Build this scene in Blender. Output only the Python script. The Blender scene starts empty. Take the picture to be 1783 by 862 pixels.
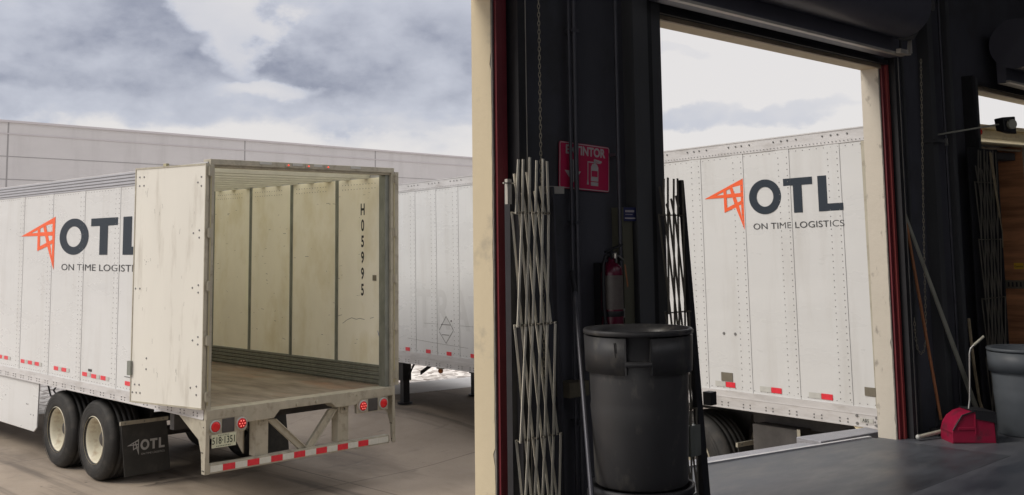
import bpy, bmesh, math, random
from mathutils import Vector, Matrix
random.seed(7)
sc = bpy.context.scene
COL = sc.collection
PI = math.pi

# ------------------------------------------------------------------ materials
def nodes_of(m):
    m.use_nodes = True
    return m.node_tree.nodes, m.node_tree.links

def mat(name, col, rough=0.6, metal=0.0, var=0.0, vscale=3.0, stretch=(1, 1, 1), dirt=None, dirt_amt=0.0,
        dscale=2.0, dlo=0.5, dhi=0.7, dstretch=(1, 1, 1), bump=0.0, bscale=40.0, emit=None, estr=0.0, rvar=0.0):
    m = bpy.data.materials.new(name)
    n, l = nodes_of(m)
    b = n['Principled BSDF']
    b.inputs['Roughness'].default_value = rough
    b.inputs['Metallic'].default_value = metal
    c4 = (*col, 1)
    b.inputs['Base Color'].default_value = c4
    tc = n.new('ShaderNodeTexCoord')
    src = None
    def noise(scale, st, detail=5.0):
        mp = n.new('ShaderNodeMapping'); mp.inputs['Scale'].default_value = st
        l.new(tc.outputs['Object'], mp.inputs['Vector'])
        nz = n.new('ShaderNodeTexNoise'); nz.inputs['Scale'].default_value = scale
        nz.inputs['Detail'].default_value = detail; nz.inputs['Roughness'].default_value = 0.62
        l.new(mp.outputs[0], nz.inputs['Vector'])
        return nz
    if var > 0:
        nz = noise(vscale, stretch)
        r = n.new('ShaderNodeMapRange')
        r.inputs['From Min'].default_value = 0.3; r.inputs['From Max'].default_value = 0.7
        r.inputs['To Min'].default_value = 1 - var; r.inputs['To Max'].default_value = 1 + var
        l.new(nz.outputs['Fac'], r.inputs['Value'])
        mx = n.new('ShaderNodeVectorMath'); mx.operation = 'SCALE'
        mx.inputs[0].default_value = col
        l.new(r.outputs[0], mx.inputs['Scale'])
        src = mx.outputs[0]
        if rvar > 0:
            r2 = n.new('ShaderNodeMapRange')
            r2.inputs['From Min'].default_value = 0.3; r2.inputs['From Max'].default_value = 0.7
            r2.inputs['To Min'].default_value = max(0.02, rough - rvar); r2.inputs['To Max'].default_value = min(1, rough + rvar)
            l.new(nz.outputs['Fac'], r2.inputs['Value']); l.new(r2.outputs[0], b.inputs['Roughness'])
    if dirt is not None:
        nz = noise(dscale, dstretch, 8.0)
        r = n.new('ShaderNodeMapRange')
        r.inputs['From Min'].default_value = dlo; r.inputs['From Max'].default_value = dhi
        r.inputs['To Min'].default_value = 0; r.inputs['To Max'].default_value = dirt_amt
        l.new(nz.outputs['Fac'], r.inputs['Value'])
        mix = n.new('ShaderNodeMix'); mix.data_type = 'RGBA'
        mix.inputs['A'].default_value = c4; mix.inputs['B'].default_value = (*dirt, 1)
        if src: l.new(src, mix.inputs['A'])
        l.new(r.outputs[0], mix.inputs['Factor'])
        src = mix.outputs['Result']
    if src: l.new(src, b.inputs['Base Color'])
    if bump > 0:
        nz = noise(bscale, (1, 1, 1), 4)
        bp = n.new('ShaderNodeBump'); bp.inputs['Strength'].default_value = bump; bp.inputs['Distance'].default_value = 0.01
        l.new(nz.outputs['Fac'], bp.inputs['Height']); l.new(bp.outputs[0], b.inputs['Normal'])
    if emit:
        b.inputs['Emission Color'].default_value = (*emit, 1); b.inputs['Emission Strength'].default_value = estr
    return m

M = {}
M['white'] = mat('white_trailer_skin', (0.625, 0.63, 0.63), 0.30, 0, .03, 1.2, (1, .5, 2), (0.42, 0.40, 0.37), .42, 2.2, .50, .8, (1, 1.6, .22), rvar=.08, bump=.25, bscale=1.5)
M['alu'] = mat('aluminium_rail', (0.62, 0.61, 0.61), 0.42, .3, .10, 3, (1, .4, 3), (0.3, 0.27, 0.24), .45, 7, .5, .75, (1, .5, 2))
M['alu_top'] = mat('bluish_top_rail', (0.45, 0.455, 0.49), 0.42, .2, .06, 3)
M['alu_dark'] = mat('aluminium_groove', (0.20, 0.20, 0.21), 0.5, .3, .1, 5)
M['rivet'] = mat('rivet_head', (0.22, 0.22, 0.22), 0.5, .5)
M['door_in'] = mat('door_inner_face', (0.70, 0.68, 0.62), 0.45, 0, .04, 1.5, (1, 1, .3), (0.34, 0.30, 0.24), .6, 4.5, .55, .80, (1, 1.3, .22))
M['liner'] = mat('plywood_liner', (0.88, 0.85, 0.73), 0.6, 0, .05, 1.3, (1, 1, .6), (0.62, 0.54, 0.30), .7, 1.4, .53, .8, (1, 1, .6))
M['frame'] = mat('weathered_steel_frame', (0.45, 0.42, 0.34), 0.5, .25, .13, 6, (1, 1, .5), (0.17, 0.13, 0.09), .6, 9, .52, .75)
M['seal'] = mat('yellowed_edge_seal', (0.42, 0.38, 0.24), 0.6, 0, .12, 9)
M['galv'] = mat('galvanised_strip', (0.25, 0.265, 0.24), 0.45, .5, .2, 12, (1, 1, .4))
def translucent_roof():  # roof sheet made translucent to brighten the inside of the open trailer
    m = bpy.data.materials.new('translucent_roof_sheet'); n, l = nodes_of(m); b = n['Principled BSDF']
    b.inputs['Base Color'].default_value = (.22, .22, .20, 1); b.inputs['Roughness'].default_value = .6
    t = n.new('ShaderNodeBsdfTranslucent'); t.inputs[0].default_value = (.90, .88, .80, 1)
    x = n.new('ShaderNodeMixShader'); x.inputs[0].default_value = .95
    l.new(b.outputs[0], x.inputs[1]); l.new(t.outputs[0], x.inputs[2]); l.new(x.outputs[0], n['Material Output'].inputs[0]); M['roofskin'] = m
translucent_roof()
M['floorwood'] = None
M['concrete'] = None
M['rubber'] = mat('tyre_rubber', (0.028, 0.027, 0.026), 0.75, 0, .25, 5, (1, 1, 1), (0.10, 0.085, 0.07), .5, 5, .52, .75, bump=.15, bscale=60)
M['flap'] = mat('mud_flap_rubber', (0.040, 0.040, 0.038), 0.6, 0, .25, 3, (1, 1, 1), (0.13, 0.12, 0.10), .35, 6, .55, .8)
M['rim'] = mat('cream_wheel_rim', (0.64, 0.60, 0.47), 0.42, 0, .08, 8, (1, 1, 1), (0.28, 0.17, 0.09), .75, 8, .50, .72)
M['black'] = mat('black_steel', (0.022, 0.022, 0.026), 0.5, .2, .25, 6)
M['darkgrey'] = mat('undercarriage_steel', (0.075, 0.07, 0.068), 0.65, .2, .3, 5)
M['red_tape'] = mat('red_reflective_tape', (0.72, 0.03, 0.05), 0.35, 0, .1, 30)
M['white_tape'] = mat('white_reflective_tape', (0.66, 0.66, 0.60), 0.35, 0, .06, 30)
M['faint_tape'] = mat('faded_silver_tape', (0.50, 0.50, 0.47), 0.4, 0, .06, 20)
M['lamp_red'] = mat('red_lens', (0.70, 0.02, 0.025), 0.25, 0, .1, 60)
M['lamp_led'] = mat('lamp_diode', (0.95, 0.35, 0.3), 0.2, emit=(1, .12, .1), estr=0.9)
M['marker'] = mat('marker_lens', (0.9, 0.1, 0.06), 0.2, emit=(1, .08, .04), estr=1.2)
M['amber'] = mat('amber_lens', (0.60, 0.20, 0.06), 0.3, 0, .15, 40)
M['navy'] = mat('navy_vinyl', (0.012, 0.022, 0.036), 0.6)
M['textgrey'] = mat('dark_grey_vinyl', (0.055, 0.057, 0.062), 0.4)
M['orange'] = mat('orange_vinyl', (0.86, 0.125, 0.035), 0.4)
M['stencil'] = mat('black_stencil_paint', (0.035, 0.035, 0.035), 0.7, 0, .3, 60)
M['scrawl'] = mat('grey_marker_line', (0.13, 0.125, 0.12), 0.7)
M['ghost'] = mat('old_decal_residue', (0.575, 0.578, 0.575), 0.4)
M['flapmark'] = mat('grey_flap_print', (0.48, 0.48, 0.47), 0.5)
M['plate'] = mat('licence_plate', (0.62, 0.64, 0.48), 0.4, 0, .05, 20)
M['plate_ink'] = mat('plate_ink', (0.04, 0.05, 0.03), 0.5)
M['room'] = mat('pale_bounce_paint', (0.42, 0.42, 0.43), 0.8, 0, .05, 1)  # unseen walls and roof set pale to bounce light into the interior
M['wall_in'] = mat('dark_painted_wall', (0.078, 0.079, 0.096), 0.75, 0, .22, 1.3, (1, 1, .4), (0.035, 0.032, 0.022), .6, 2.2, .5, .75)
M['col'] = mat('steel_column_paint', (0.075, 0.077, 0.082), 0.55, 0, .15, 3, (1, 1, .3))
M['olive'] = mat('olive_channel', (0.15, 0.145, 0.105), 0.5, .3, .12, 5, (1, 1, .3))
M['conduit'] = mat('grey_conduit', (0.085, 0.085, 0.10), 0.45, .4, .12, 9)
M['cream'] = mat('cream_door_jamb', (0.62, 0.53, 0.37), 0.65, 0, .05, 2.5, (1, 1, .4), (0.30, 0.27, 0.22), .55, 3.4, .57, .70, bump=.25, bscale=14)
M['cream2'] = mat('pale_plaster_jamb', (0.60, 0.55, 0.47), 0.7, 0, .05, 2.5, (1, 1, .4), (0.24, 0.21, 0.18), .7, 5.5, .585, .66, (1, 1.5, .8), bump=.3, bscale=16)
M['jambchip'] = mat('bare_mortar', (0.25, 0.235, 0.21), 0.85, 0, .2, 14, bump=.4, bscale=30)
M['header'] = mat('brown_header_steel', (0.34, 0.27, 0.19), 0.6, .1, .3, 9, (.5, 1, 2))
M['red_guide'] = mat('red_guide_paint', (0.29, 0.045, 0.045), 0.5, 0, .12, 6, (1, 1, .3))
M['red_dark'] = mat('maroon_guide_paint', (0.17, 0.022, 0.03), 0.5, 0, .15, 6)
M['shutter'] = mat('shutter_coil_paint', (0.13, 0.13, 0.16), 0.42, .3, .1, 3)
M['bar'] = mat('shutter_bottom_bar', (0.52, 0.49, 0.44), 0.4, .3, .1, 9)
M['wood_cream'] = mat('bare_timber', (0.62, 0.53, 0.36), 0.6, 0, .1, 6, (1, 1, 1))
M['gate'] = mat('galvanised_gate_strip', (0.84, 0.79, 0.67), 0.4, .05, .14, 8, (1, 1, .3), (0.16, 0.14, 0.11), .5, 12, .56, .8)
M['gate_dark'] = mat('dark_gate_strip', (0.22, 0.20, 0.165), 0.5, .4, .2, 8, (1, 1, .3))
M['can'] = mat('grey_bin_plastic', (0.046, 0.045, 0.047), 0.45, 0, .16, 4, (1, 1, .3), (0.15, 0.14, 0.12), .6, 12, .55, .72, (1, 1, .5), rvar=.08)
M['can_blue'] = mat('blue_grey_bin_plastic', (0.12, 0.135, 0.155), 0.5, 0, .1, 4)
M['pan'] = mat('red_dustpan_plastic', (0.30, 0.010, 0.045), 0.4, 0, .12, 9, (1, 1, 1), (0.06, 0.03, 0.04), .8, 7, .54, .72)
M['steel'] = mat('bright_steel', (0.62, 0.61, 0.58), 0.28, .9, .06, 20)
M['chain'] = mat('steel_chain', (0.42, 0.38, 0.30), 0.35, .7, .2, 30)
M['stick'] = mat('orange_wooden_handle', (0.42, 0.17, 0.075), 0.5, 0, .15, 12, (1, 1, .3))
M['plank'] = mat('grey_flat_bar', (0.42, 0.41, 0.34), 0.55, .1, .15, 7)
M['cardboard'] = mat('dusty_box', (0.16, 0.14, 0.10), 0.8, 0, .2, 9)
M['sign'] = mat('magenta_red_sign', (0.55, 0.018, 0.09), 0.4, 0, .06, 4)
M['sign_white'] = mat('sign_white_print', (0.55, 0.50, 0.50), 0.5)
M['label_blue'] = mat('blue_label', (0.035, 0.04, 0.12), 0.4)
M['ext_red'] = mat('extinguisher_red', (0.11, 0.008, 0.028), 0.25, 0, .08, 8)
M['ext_label'] = mat('extinguisher_label', (0.13, 0.11, 0.10), 0.4, 0, .15, 30)
M['ply'] = mat('brown_plywood', (0.42, 0.19, 0.09), 0.6, 0, .45, 3.0, (1, .35, 4), (0.10, 0.045, 0.025), .6, 5, .5, .7, (1, .3, 3))
M['etrack'] = mat('load_track_steel', (0.20, 0.18, 0.14), 0.5, .4, .1, 9)
M['yellow'] = mat('yellow_tag', (0.72, 0.44, 0.04), 0.5, 0, .08, 20)
M['strap'] = mat('tan_webbing', (0.35, 0.28, 0.18), 0.8, 0, .25, 20)
M['headerpaint'] = mat('cream_trailer_header', (0.88, 0.77, 0.52), 0.5, 0, .08, 4, (1, 1, 1), (0.35, 0.28, 0.18), .5, 6, .55, .75)
M['facade'] = mat('pale_facade_panel', (0.54, 0.522, 0.52), 0.85, 0, .035, .35, (1, 1, 2.5), (0.40, 0.385, 0.38), .5, .6, .5, .75, (1.5, 1, .25), bump=.05, bscale=5)
M['joint'] = mat('facade_joint', (0.29, 0.28, 0.28), 0.9)
M['cap'] = mat('facade_coping', (0.50, 0.47, 0.48), 0.6)
M['edge'] = mat('dock_edge_steel', (0.62, 0.62, 0.64), 0.35, .5, .15, 9)
M['tread'] = mat('tread_plate', (0.36, 0.36, 0.39), 0.42, .5, .12, 4, bump=.9, bscale=90)
M['lev'] = mat('dark_leveler_deck', (0.070, 0.076, 0.088), 0.42, .1, .25, 3, (.6, 1.6, 1), (0.12, 0.11, 0.11), .5, 2, .5, .75, (.5, 1.6, 1), rvar=.12)
M['dockface'] = mat('dock_concrete', (0.20, 0.19, 0.18), 0.85, 0, .15, 2, bump=.2)
M['paper'] = mat('paper_scrap', (0.75, 0.73, 0.68), 0.7)
M['blue_line'] = mat('blue_scribble', (0.03, 0.10, 0.42), 0.6)

def ground_mats():
    # apron concrete
    m = bpy.data.materials.new('worn_apron_concrete'); n, l = nodes_of(m); b = n['Principled BSDF']
    tc = n.new('ShaderNodeTexCoord')
    def nz(scale, st=(1, 1, 1), d=8, rot=0):
        mp = n.new('ShaderNodeMapping'); mp.inputs['Scale'].default_value = st; mp.inputs['Rotation'].default_value = (0, 0, rot)
        l.new(tc.outputs['Object'], mp.inputs[0]); x = n.new('ShaderNodeTexNoise')
        x.inputs['Scale'].default_value = scale; x.inputs['Detail'].default_value = d; x.inputs['Roughness'].default_value = .6
        l.new(mp.outputs[0], x.inputs['Vector']); return x
    def mixc(a, bb, fac):
        k = n.new('ShaderNodeMix'); k.data_type = 'RGBA'
        for s, v in (('A', a), ('B', bb)):
            if isinstance(v, tuple): k.inputs[s].default_value = (*v, 1)
            else: l.new(v, k.inputs[s])
        l.new(fac, k.inputs['Factor']); return k.outputs['Result']
    def mr(x, a, bb, lo=0, hi=1):
        r = n.new('ShaderNodeMapRange'); r.inputs['From Min'].default_value = a; r.inputs['From Max'].default_value = bb
        r.inputs['To Min'].default_value = lo; r.inputs['To Max'].default_value = hi; l.new(x, r.inputs['Value']); return r.outputs[0]
    c = mixc((0.31, 0.255, 0.20), (0.44, 0.365, 0.29), mr(nz(.5).outputs['Fac'], .35, .65))
    c = mixc(c, (0.135, 0.108, 0.085), mr(nz(.55, (1, .35, 1), 9, .25).outputs['Fac'], .50, .70, 0, .85))
    c = mixc(c, (0.10, 0.09, 0.08), mr(nz(1.7, (.7, 1.6, 1), 9, -.2).outputs['Fac'], .6, .72, 0, .55))
    c = mixc(c, (0.34, 0.31, 0.27), mr(nz(9).outputs['Fac'], .55, .8, 0, .45))
    c = mixc(c, (0.09, 0.075, 0.065), mr(nz(1.1, (3.2, .16, 1), 7, .06).outputs['Fac'], .56, .70, 0, .6))
    c = mixc(c, (0.06, 0.05, 0.045), mr(nz(3.3, (1, 1, 1), 3).outputs['Fac'], .70, .76, 0, .7))
    c = mixc(c, (0.11, 0.095, 0.08), mr(nz(26).outputs['Fac'], .60, .78, 0, .5))
    # saw-cut joints of the slabs
    sep = n.new('ShaderNodeSeparateXYZ'); l.new(tc.outputs['Object'], sep.inputs[0])
    facs = []
    for ax, off in (('X', .9), ('Y', 2.3)):
        a = n.new('ShaderNodeMath'); a.operation = 'ADD'; a.inputs[1].default_value = off; l.new(sep.outputs[ax], a.inputs[0])
        w = n.new('ShaderNodeMath'); w.operation = 'PINGPONG'; w.inputs[1].default_value = 2.25; l.new(a.outputs[0], w.inputs[0])
        lt = n.new('ShaderNodeMath'); lt.operation = 'LESS_THAN'; lt.inputs[1].default_value = .011; l.new(w.outputs[0], lt.inputs[0])
        facs.append(lt)
    mx = n.new('ShaderNodeMath'); mx.operation = 'MAXIMUM'; l.new(facs[0].outputs[0], mx.inputs[0]); l.new(facs[1].outputs[0], mx.inputs[1])
    s = n.new('ShaderNodeMath'); s.operation = 'MULTIPLY'; s.inputs[1].default_value = .55; l.new(mx.outputs[0], s.inputs[0])
    c = mixc(c, (0.07, 0.06, 0.055), s.outputs[0])
    l.new(c, b.inputs['Base Color']); b.inputs['Roughness'].default_value = .85
    bp = n.new('ShaderNodeBump'); bp.inputs['Strength'].default_value = .3; bp.inputs['Distance'].default_value = .01
    l.new(nz(45).outputs['Fac'], bp.inputs['Height']); l.new(bp.outputs[0], b.inputs['Normal'])
    M['concrete'] = m
    # gravel
    m = bpy.data.materials.new('pale_gravel'); n, l = nodes_of(m); b = n['Principled BSDF']
    tc = n.new('ShaderNodeTexCoord')
    v = n.new('ShaderNodeTexVoronoi'); v.inputs['Scale'].default_value = 9; l.new(tc.outputs['Object'], v.inputs['Vector'])
    rp = n.new('ShaderNodeValToRGB'); e = rp.color_ramp.elements
    e[0].position = .0; e[0].color = (0.26, 0.22, 0.19, 1); e[1].position = .8; e[1].color = (0.82, 0.78, 0.73, 1)
    sp = n.new('ShaderNodeSeparateColor'); l.new(v.outputs['Color'], sp.inputs[0]); l.new(sp.outputs[0], rp.inputs[0])
    l.new(rp.outputs[0], b.inputs['Base Color']); b.inputs['Roughness'].default_value = .9
    bp = n.new('ShaderNodeBump'); bp.inputs['Strength'].default_value = .7; bp.inputs['Distance'].default_value = .03
    l.new(v.outputs['Distance'], bp.inputs['Height']); bp.invert = True; l.new(bp.outputs[0], b.inputs['Normal'])
    M['gravel'] = m
    # trailer floor boards
    m = bpy.data.materials.new('worn_floor_boards'); n, l = nodes_of(m); b = n['Principled BSDF']
    tc = n.new('ShaderNodeTexCoord')
    c = None
    c = mixc_ = None
    def nz2(scale, st, d=8):
        mp = n.new('ShaderNodeMapping'); mp.inputs['Scale'].default_value = st
        l.new(tc.outputs['Object'], mp.inputs[0]); x = n.new('ShaderNodeTexNoise')
        x.inputs['Scale'].default_value = scale; x.inputs['Detail'].default_value = d; x.inputs['Roughness'].default_value = .62
        l.new(mp.outputs[0], x.inputs['Vector']); return x
    k = n.new('ShaderNodeMix'); k.data_type = 'RGBA'
    k.inputs['A'].default_value = (0.15, 0.115, 0.085, 1); k.inputs['B'].default_value = (0.31, 0.26, 0.20, 1)
    r = n.new('ShaderNodeMapRange'); r.inputs['From Min'].default_value = .35; r.inputs['From Max'].default_value = .65
    l.new(nz2(2.2, (2.5, .6, 1)).outputs['Fac'], r.inputs['Value']); l.new(r.outputs[0], k.inputs['Factor'])
    k2 = n.new('ShaderNodeMix'); k2.data_type = 'RGBA'; k2.inputs['B'].default_value = (0.34, 0.17, 0.09, 1)
    l.new(k.outputs['Result'], k2.inputs['A'])
    r = n.new('ShaderNodeMapRange'); r.inputs['From Min'].default_value = .52; r.inputs['From Max'].default_value = .72; r.inputs['To Max'].default_value = .6
    l.new(nz2(1.1, (1.5, .8, 1)).outputs['Fac'], r.inputs['Value']); l.new(r.outputs[0], k2.inputs['Factor'])
    l.new(k2.outputs['Result'], b.inputs['Base Color']); b.inputs['Roughness'].default_value = .6
    M['floorwood'] = m
    # warehouse floor slab
    m = bpy.data.materials.new('dark_polished_slab'); n, l = nodes_of(m); b = n['Principled BSDF']
    tc = n.new('ShaderNodeTexCoord')
    k = n.new('ShaderNodeMix'); k.data_type = 'RGBA'
    k.inputs['A'].default_value = (0.055, 0.062, 0.078, 1); k.inputs['B'].default_value = (0.155, 0.158, 0.172, 1)
    r = n.new('ShaderNodeMapRange'); r.inputs['From Min'].default_value = .35; r.inputs['From Max'].default_value = .68
    z = nz2(1.6, (.6, 1.8, 1), 9)
    l.new(z.outputs['Fac'], r.inputs['Value']); l.new(r.outputs[0], k.inputs['Factor'])
    l.new(k.outputs['Result'], b.inputs['Base Color'])
    r = n.new('ShaderNodeMapRange'); r.inputs['From Min'].default_value = .3; r.inputs['From Max'].default_value = .7
    r.inputs['To Min'].default_value = .32; r.inputs['To Max'].default_value = .6
    l.new(z.outputs['Fac'], r.inputs['Value']); l.new(r.outputs[0], b.inputs['Roughness'])
    bp = n.new('ShaderNodeBump'); bp.inputs['Strength'].default_value = .12; bp.inputs['Distance'].default_value = .01
    l.new(nz2(12, (1, 1, 1)).outputs['Fac'], bp.inputs['Height']); l.new(bp.outputs[0], b.inputs['Normal'])
    M['slab'] = m
ground_mats()

# ------------------------------------------------------------------ mesh builder
class MB:
    def __init__(s, *mats): s.v = []; s.f = []; s.mi = []; s.sm = []; s.mats = list(mats); s.cur = 0; s.smooth = False
    def use(s, name):
        if name not in s.mats: s.mats.append(name)
        s.cur = s.mats.index(name); return s
    def add(s, vs, fs, smooth=None):
        o = len(s.v); s.v += [tuple(v) for v in vs]
        for f in fs:
            s.f.append([i + o for i in f]); s.mi.append(s.cur); s.sm.append(s.smooth if smooth is None else smooth)
        return s
    def hexa(s, p):   # 8 points: bottom 4 ccw, top 4 ccw
        return s.add(p, [(3, 2, 1, 0), (4, 5, 6, 7), (0, 1, 5, 4), (1, 2, 6, 5), (2, 3, 7, 6), (3, 0, 4, 7)], False)
    def box(s, x0, x1, y0, y1, z0, z1):
        return s.hexa([(x0, y0, z0), (x1, y0, z0), (x1, y1, z0), (x0, y1, z0), (x0, y0, z1), (x1, y0, z1), (x1, y1, z1), (x0, y1, z1)])
    def quad(s, a, b, c, d): return s.add([a, b, c, d], [(0, 1, 2, 3)], False)
    def prism(s, pts, off):   # planar polygon (3D points) extruded by vector off
        n = len(pts); off = Vector(off)
        vs = [Vector(p) for p in pts] + [Vector(p) + off for p in pts]
        fs = [tuple(reversed(range(n))), tuple(range(n, 2 * n))] + [(i, (i + 1) % n, n + (i + 1) % n, n + i) for i in range(n)]
        return s.add(vs, fs, False)
    def cyl(s, p0, p1, r0, r1=None, n=16, caps=True, smooth=True):
        r1 = r0 if r1 is None else r1
        p0, p1 = Vector(p0), Vector(p1); d = (p1 - p0).normalized()
        a = d.cross(Vector((0, 0, 1)) if abs(d.z) < .9 else Vector((1, 0, 0))).normalized(); b = d.cross(a)
        vs = []
        for p, r in ((p0, r0), (p1, r1)):
            for i in range(n):
                t = 2 * PI * i / n; vs.append(p + a * math.cos(t) * r + b * math.sin(t) * r)
        s.add(vs, [(i, (i + 1) % n, n + (i + 1) % n, n + i) for i in range(n)], smooth)
        if caps: s.add(vs, [tuple(reversed(range(n))), tuple(range(n, 2 * n))], False)
        return s
    def tube(s, path, r, n=8):
        for a, b in zip(path[:-1], path[1:]): s.cyl(a, b, r, n=n)
        for p in path[1:-1]: s.ball(p, r, 6)
        return s
    def ball(s, c, r, n=8, sc3=(1, 1, 1)):
        c = Vector(c); vs = []; m = max(3, n // 2)
        for j in range(m + 1):
            ph = PI * j / m
            for i in range(n):
                t = 2 * PI * i / n
                vs.append((c.x + r * sc3[0] * math.sin(ph) * math.cos(t), c.y + r * sc3[1] * math.sin(ph) * math.sin(t), c.z + r * sc3[2] * math.cos(ph)))
        return s.add(vs, [(j * n + i, j * n + (i + 1) % n, (j + 1) * n + (i + 1) % n, (j + 1) * n + i) for j in range(m) for i in range(n)], True)
    def lathe(s, prof, c=(0, 0, 0), axis='z', n=48, a0=0, a1=2 * PI, smooth=True):
        full = abs(a1 - a0 - 2 * PI) < 1e-6; k = n if full else n + 1; vs = []
        for (r, h) in prof:
            for i in range(k):
                t = a0 + (a1 - a0) * i / n; x, y = r * math.cos(t), r * math.sin(t)
                if axis == 'z': vs.append((c[0] + x, c[1] + y, c[2] + h))
                else: vs.append((c[0] + h, c[1] + x, c[2] + y))
        fs = []
        for j in range(len(prof) - 1):
            for i in range(n):
                i2 = (i + 1) % k if full else i + 1
                fs.append((j * k + i, j * k + i2, (j + 1) * k + i2, (j + 1) * k + i))
        return s.add(vs, fs, smooth)
    def build(s, name, parent=None, loc=None):
        me = bpy.data.meshes.new(name); me.from_pydata([tuple(v) for v in s.v], [], s.f)
        for m in s.mats: me.materials.append(M[m])
        for p, mi, sm in zip(me.polygons, s.mi, s.sm): p.material_index = mi; p.use_smooth = sm
        bm = bmesh.new(); bm.from_mesh(me); bmesh.ops.recalc_face_normals(bm, faces=bm.faces); bm.to_mesh(me); bm.free()
        me.update()
        o = bpy.data.objects.new(name, me); COL.objects.link(o)
        if parent: o.parent = parent
        if loc: o.location = loc
        return o
def merge_into(target, src):      # surface marks become part of the panel they are on
    off = len(target.data.materials)
    for m in src.data.materials: target.data.materials.append(m)
    for p in src.data.polygons: p.material_index += off
    bm = bmesh.new(); bm.from_mesh(target.data); bm.from_mesh(src.data); bm.to_mesh(target.data); bm.free()
    bpy.data.objects.remove(src)
def tag(o, label=None, cat=None, group=None, kind=None):
    if label: o['label'] = label
    if cat: o['category'] = cat
    if group: o['group'] = group
    if kind: o['kind'] = kind
    return o
def empty(name, loc=(0, 0, 0), rz=0, label=None, cat=None, group=None):
    o = bpy.data.objects.new(name, None); COL.objects.link(o); o.empty_display_size = .2
    o.location = loc; o.rotation_euler = (0, 0, rz); return tag(o, label, cat, group)
def bevel(o, w=.004, seg=2):
    m = o.modifiers.new('bevel', 'BEVEL'); m.width = w; m.segments = seg; m.limit_method = 'ANGLE'; m.angle_limit = .7; return o

def text_tris(txt, size, bold=0.0, align='LEFT', sx=1.0, spacing=1.0):
    cu = bpy.data.curves.new('lettering', 'FONT'); cu.body = txt; cu.size = size; cu.offset = bold; cu.align_x = align
    cu.space_character = spacing; cu.resolution_u = 4
    o = bpy.data.objects.new('lettering', cu); COL.objects.link(o)
    bpy.context.view_layer.update()
    me = bpy.data.meshes.new_from_object(o.evaluated_get(bpy.context.evaluated_depsgraph_get()))
    vs = [(v.co.x * sx, v.co.y) for v in me.vertices]; fs = [tuple(p.vertices) for p in me.polygons]
    bpy.data.objects.remove(o); bpy.data.meshes.remove(me); bpy.data.curves.remove(cu)
    return vs, fs
def put_text(mb, txt, size, org, U, V, **k):
    vs, fs = text_tris(txt, size, **k); org, U, V = Vector(org), Vector(U), Vector(V)
    mb.add([org + U * x + V * y for x, y in vs], fs, False)

# ------------------------------------------------------------------ company mark (u right, v up, metres at scale 1; u runs 0..1.81)
def mark(mbs, org, U, V, su=1.0, sv=1.0, T=None):
    """orange wing, navy letters, small line under them: thin flat vinyl. mbs = (wing, letters, small)"""
    org, U, V = Vector(org), Vector(U) * su, Vector(V) * sv
    P = lambda u, v: org + U * u + V * v
    def loft(mb, outer, inner):   # ring between two loops of the same length
        n = len(outer); vs = [P(*p) for p in outer] + [P(*p) for p in inner]
        mb.add(vs, [(i, (i + 1) % n, n + (i + 1) % n, n + i) for i in range(n)], False)
    # wing: bars given as quads (four corners each)
    w = mbs[0]
    bars = [
        [(0, .352), (.562, .544), (.562, .478), (.415, .458), (.170, .382)],     # top edge bar
        [(.562, .544), (.520, .47), (.524, .155), (.558, 0.0), ],                # right edge bar
        [(0, .352), (.17, .382), (.282, .385), (.282, .353)],                    # tip lower bar
        [(.281, .430), (.322, .430), (.325, .242), (.285, .192)],                # vertical
        [(.285, .192), (.325, .242), (.447, .284), (.447, .241)],                # lower short bar
        [(.281, .388), (.525, .392), (.522, .350), (.281, .350)],                # cross bar
        [(.373, .439), (.413, .458), (.500, .240), (.558, 0.0), (.44, .255)],    # long diagonal
        [(.447, .241), (.447, .284), (.525, .309), (.522, .268), (.491, .258)],  # bar to the right edge
    ]
    for k, q in enumerate(bars):
        lift = U.cross(V).normalized() * (.00015 * k); w.add([P(u, v) + lift for u, v in q], [tuple(range(len(q)))], False)
    L = mbs[1]
    n = 48; cx, cy = .849, .333
    loft(L, [(cx + .213 * math.cos(2 * PI * i / n), cy + .180 * math.sin(2 * PI * i / n)) for i in range(n)],
         [(cx + .111 * math.cos(2 * PI * i / n), cy + .102 * math.sin(2 * PI * i / n)) for i in range(n)])
    def poly(q): L.add([P(u, v) for u, v in q], [tuple(range(len(q)))], False)
    poly([(1.094, .502), (1.094, .428), (1.454, .428), (1.454, .502)]); poly([(1.215, .428), (1.215, .153), (1.323, .153), (1.323, .428)])
    poly([(1.520, .502), (1.520, .153), (1.628, .153), (1.628, .502)]); poly([(1.628, .153), (1.806, .153), (1.806, .226), (1.628, .226)])
    vs, fs = text_tris('ON TIME LOGISTICS', .09, .0, spacing=1.0)
    wid = max(v[0] for v in vs); k = 1.135 / wid
    mbs[2].add([P(.672 + x * k, .000 + y) for x, y in vs], fs, False)

# ------------------------------------------------------------------ camera
cam = bpy.data.cameras.new('camera'); co = bpy.data.objects.new('camera', cam); COL.objects.link(co)
R = Matrix(((0.717861, -0.066926, -0.692962), (-0.696083, -0.086145, -0.712775), (-0.011992, 0.994032, -0.108426)))
co.matrix_world = Matrix.Translation((0, 0, 1.6)) @ R.to_4x4()
cam.sensor_width = 36; cam.lens = 1853.4 / 1783 * 36; cam.shift_x = .00645; cam.shift_y = -.1178
cam.clip_start = .05; cam.clip_end = 3000
sc.camera = co

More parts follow.
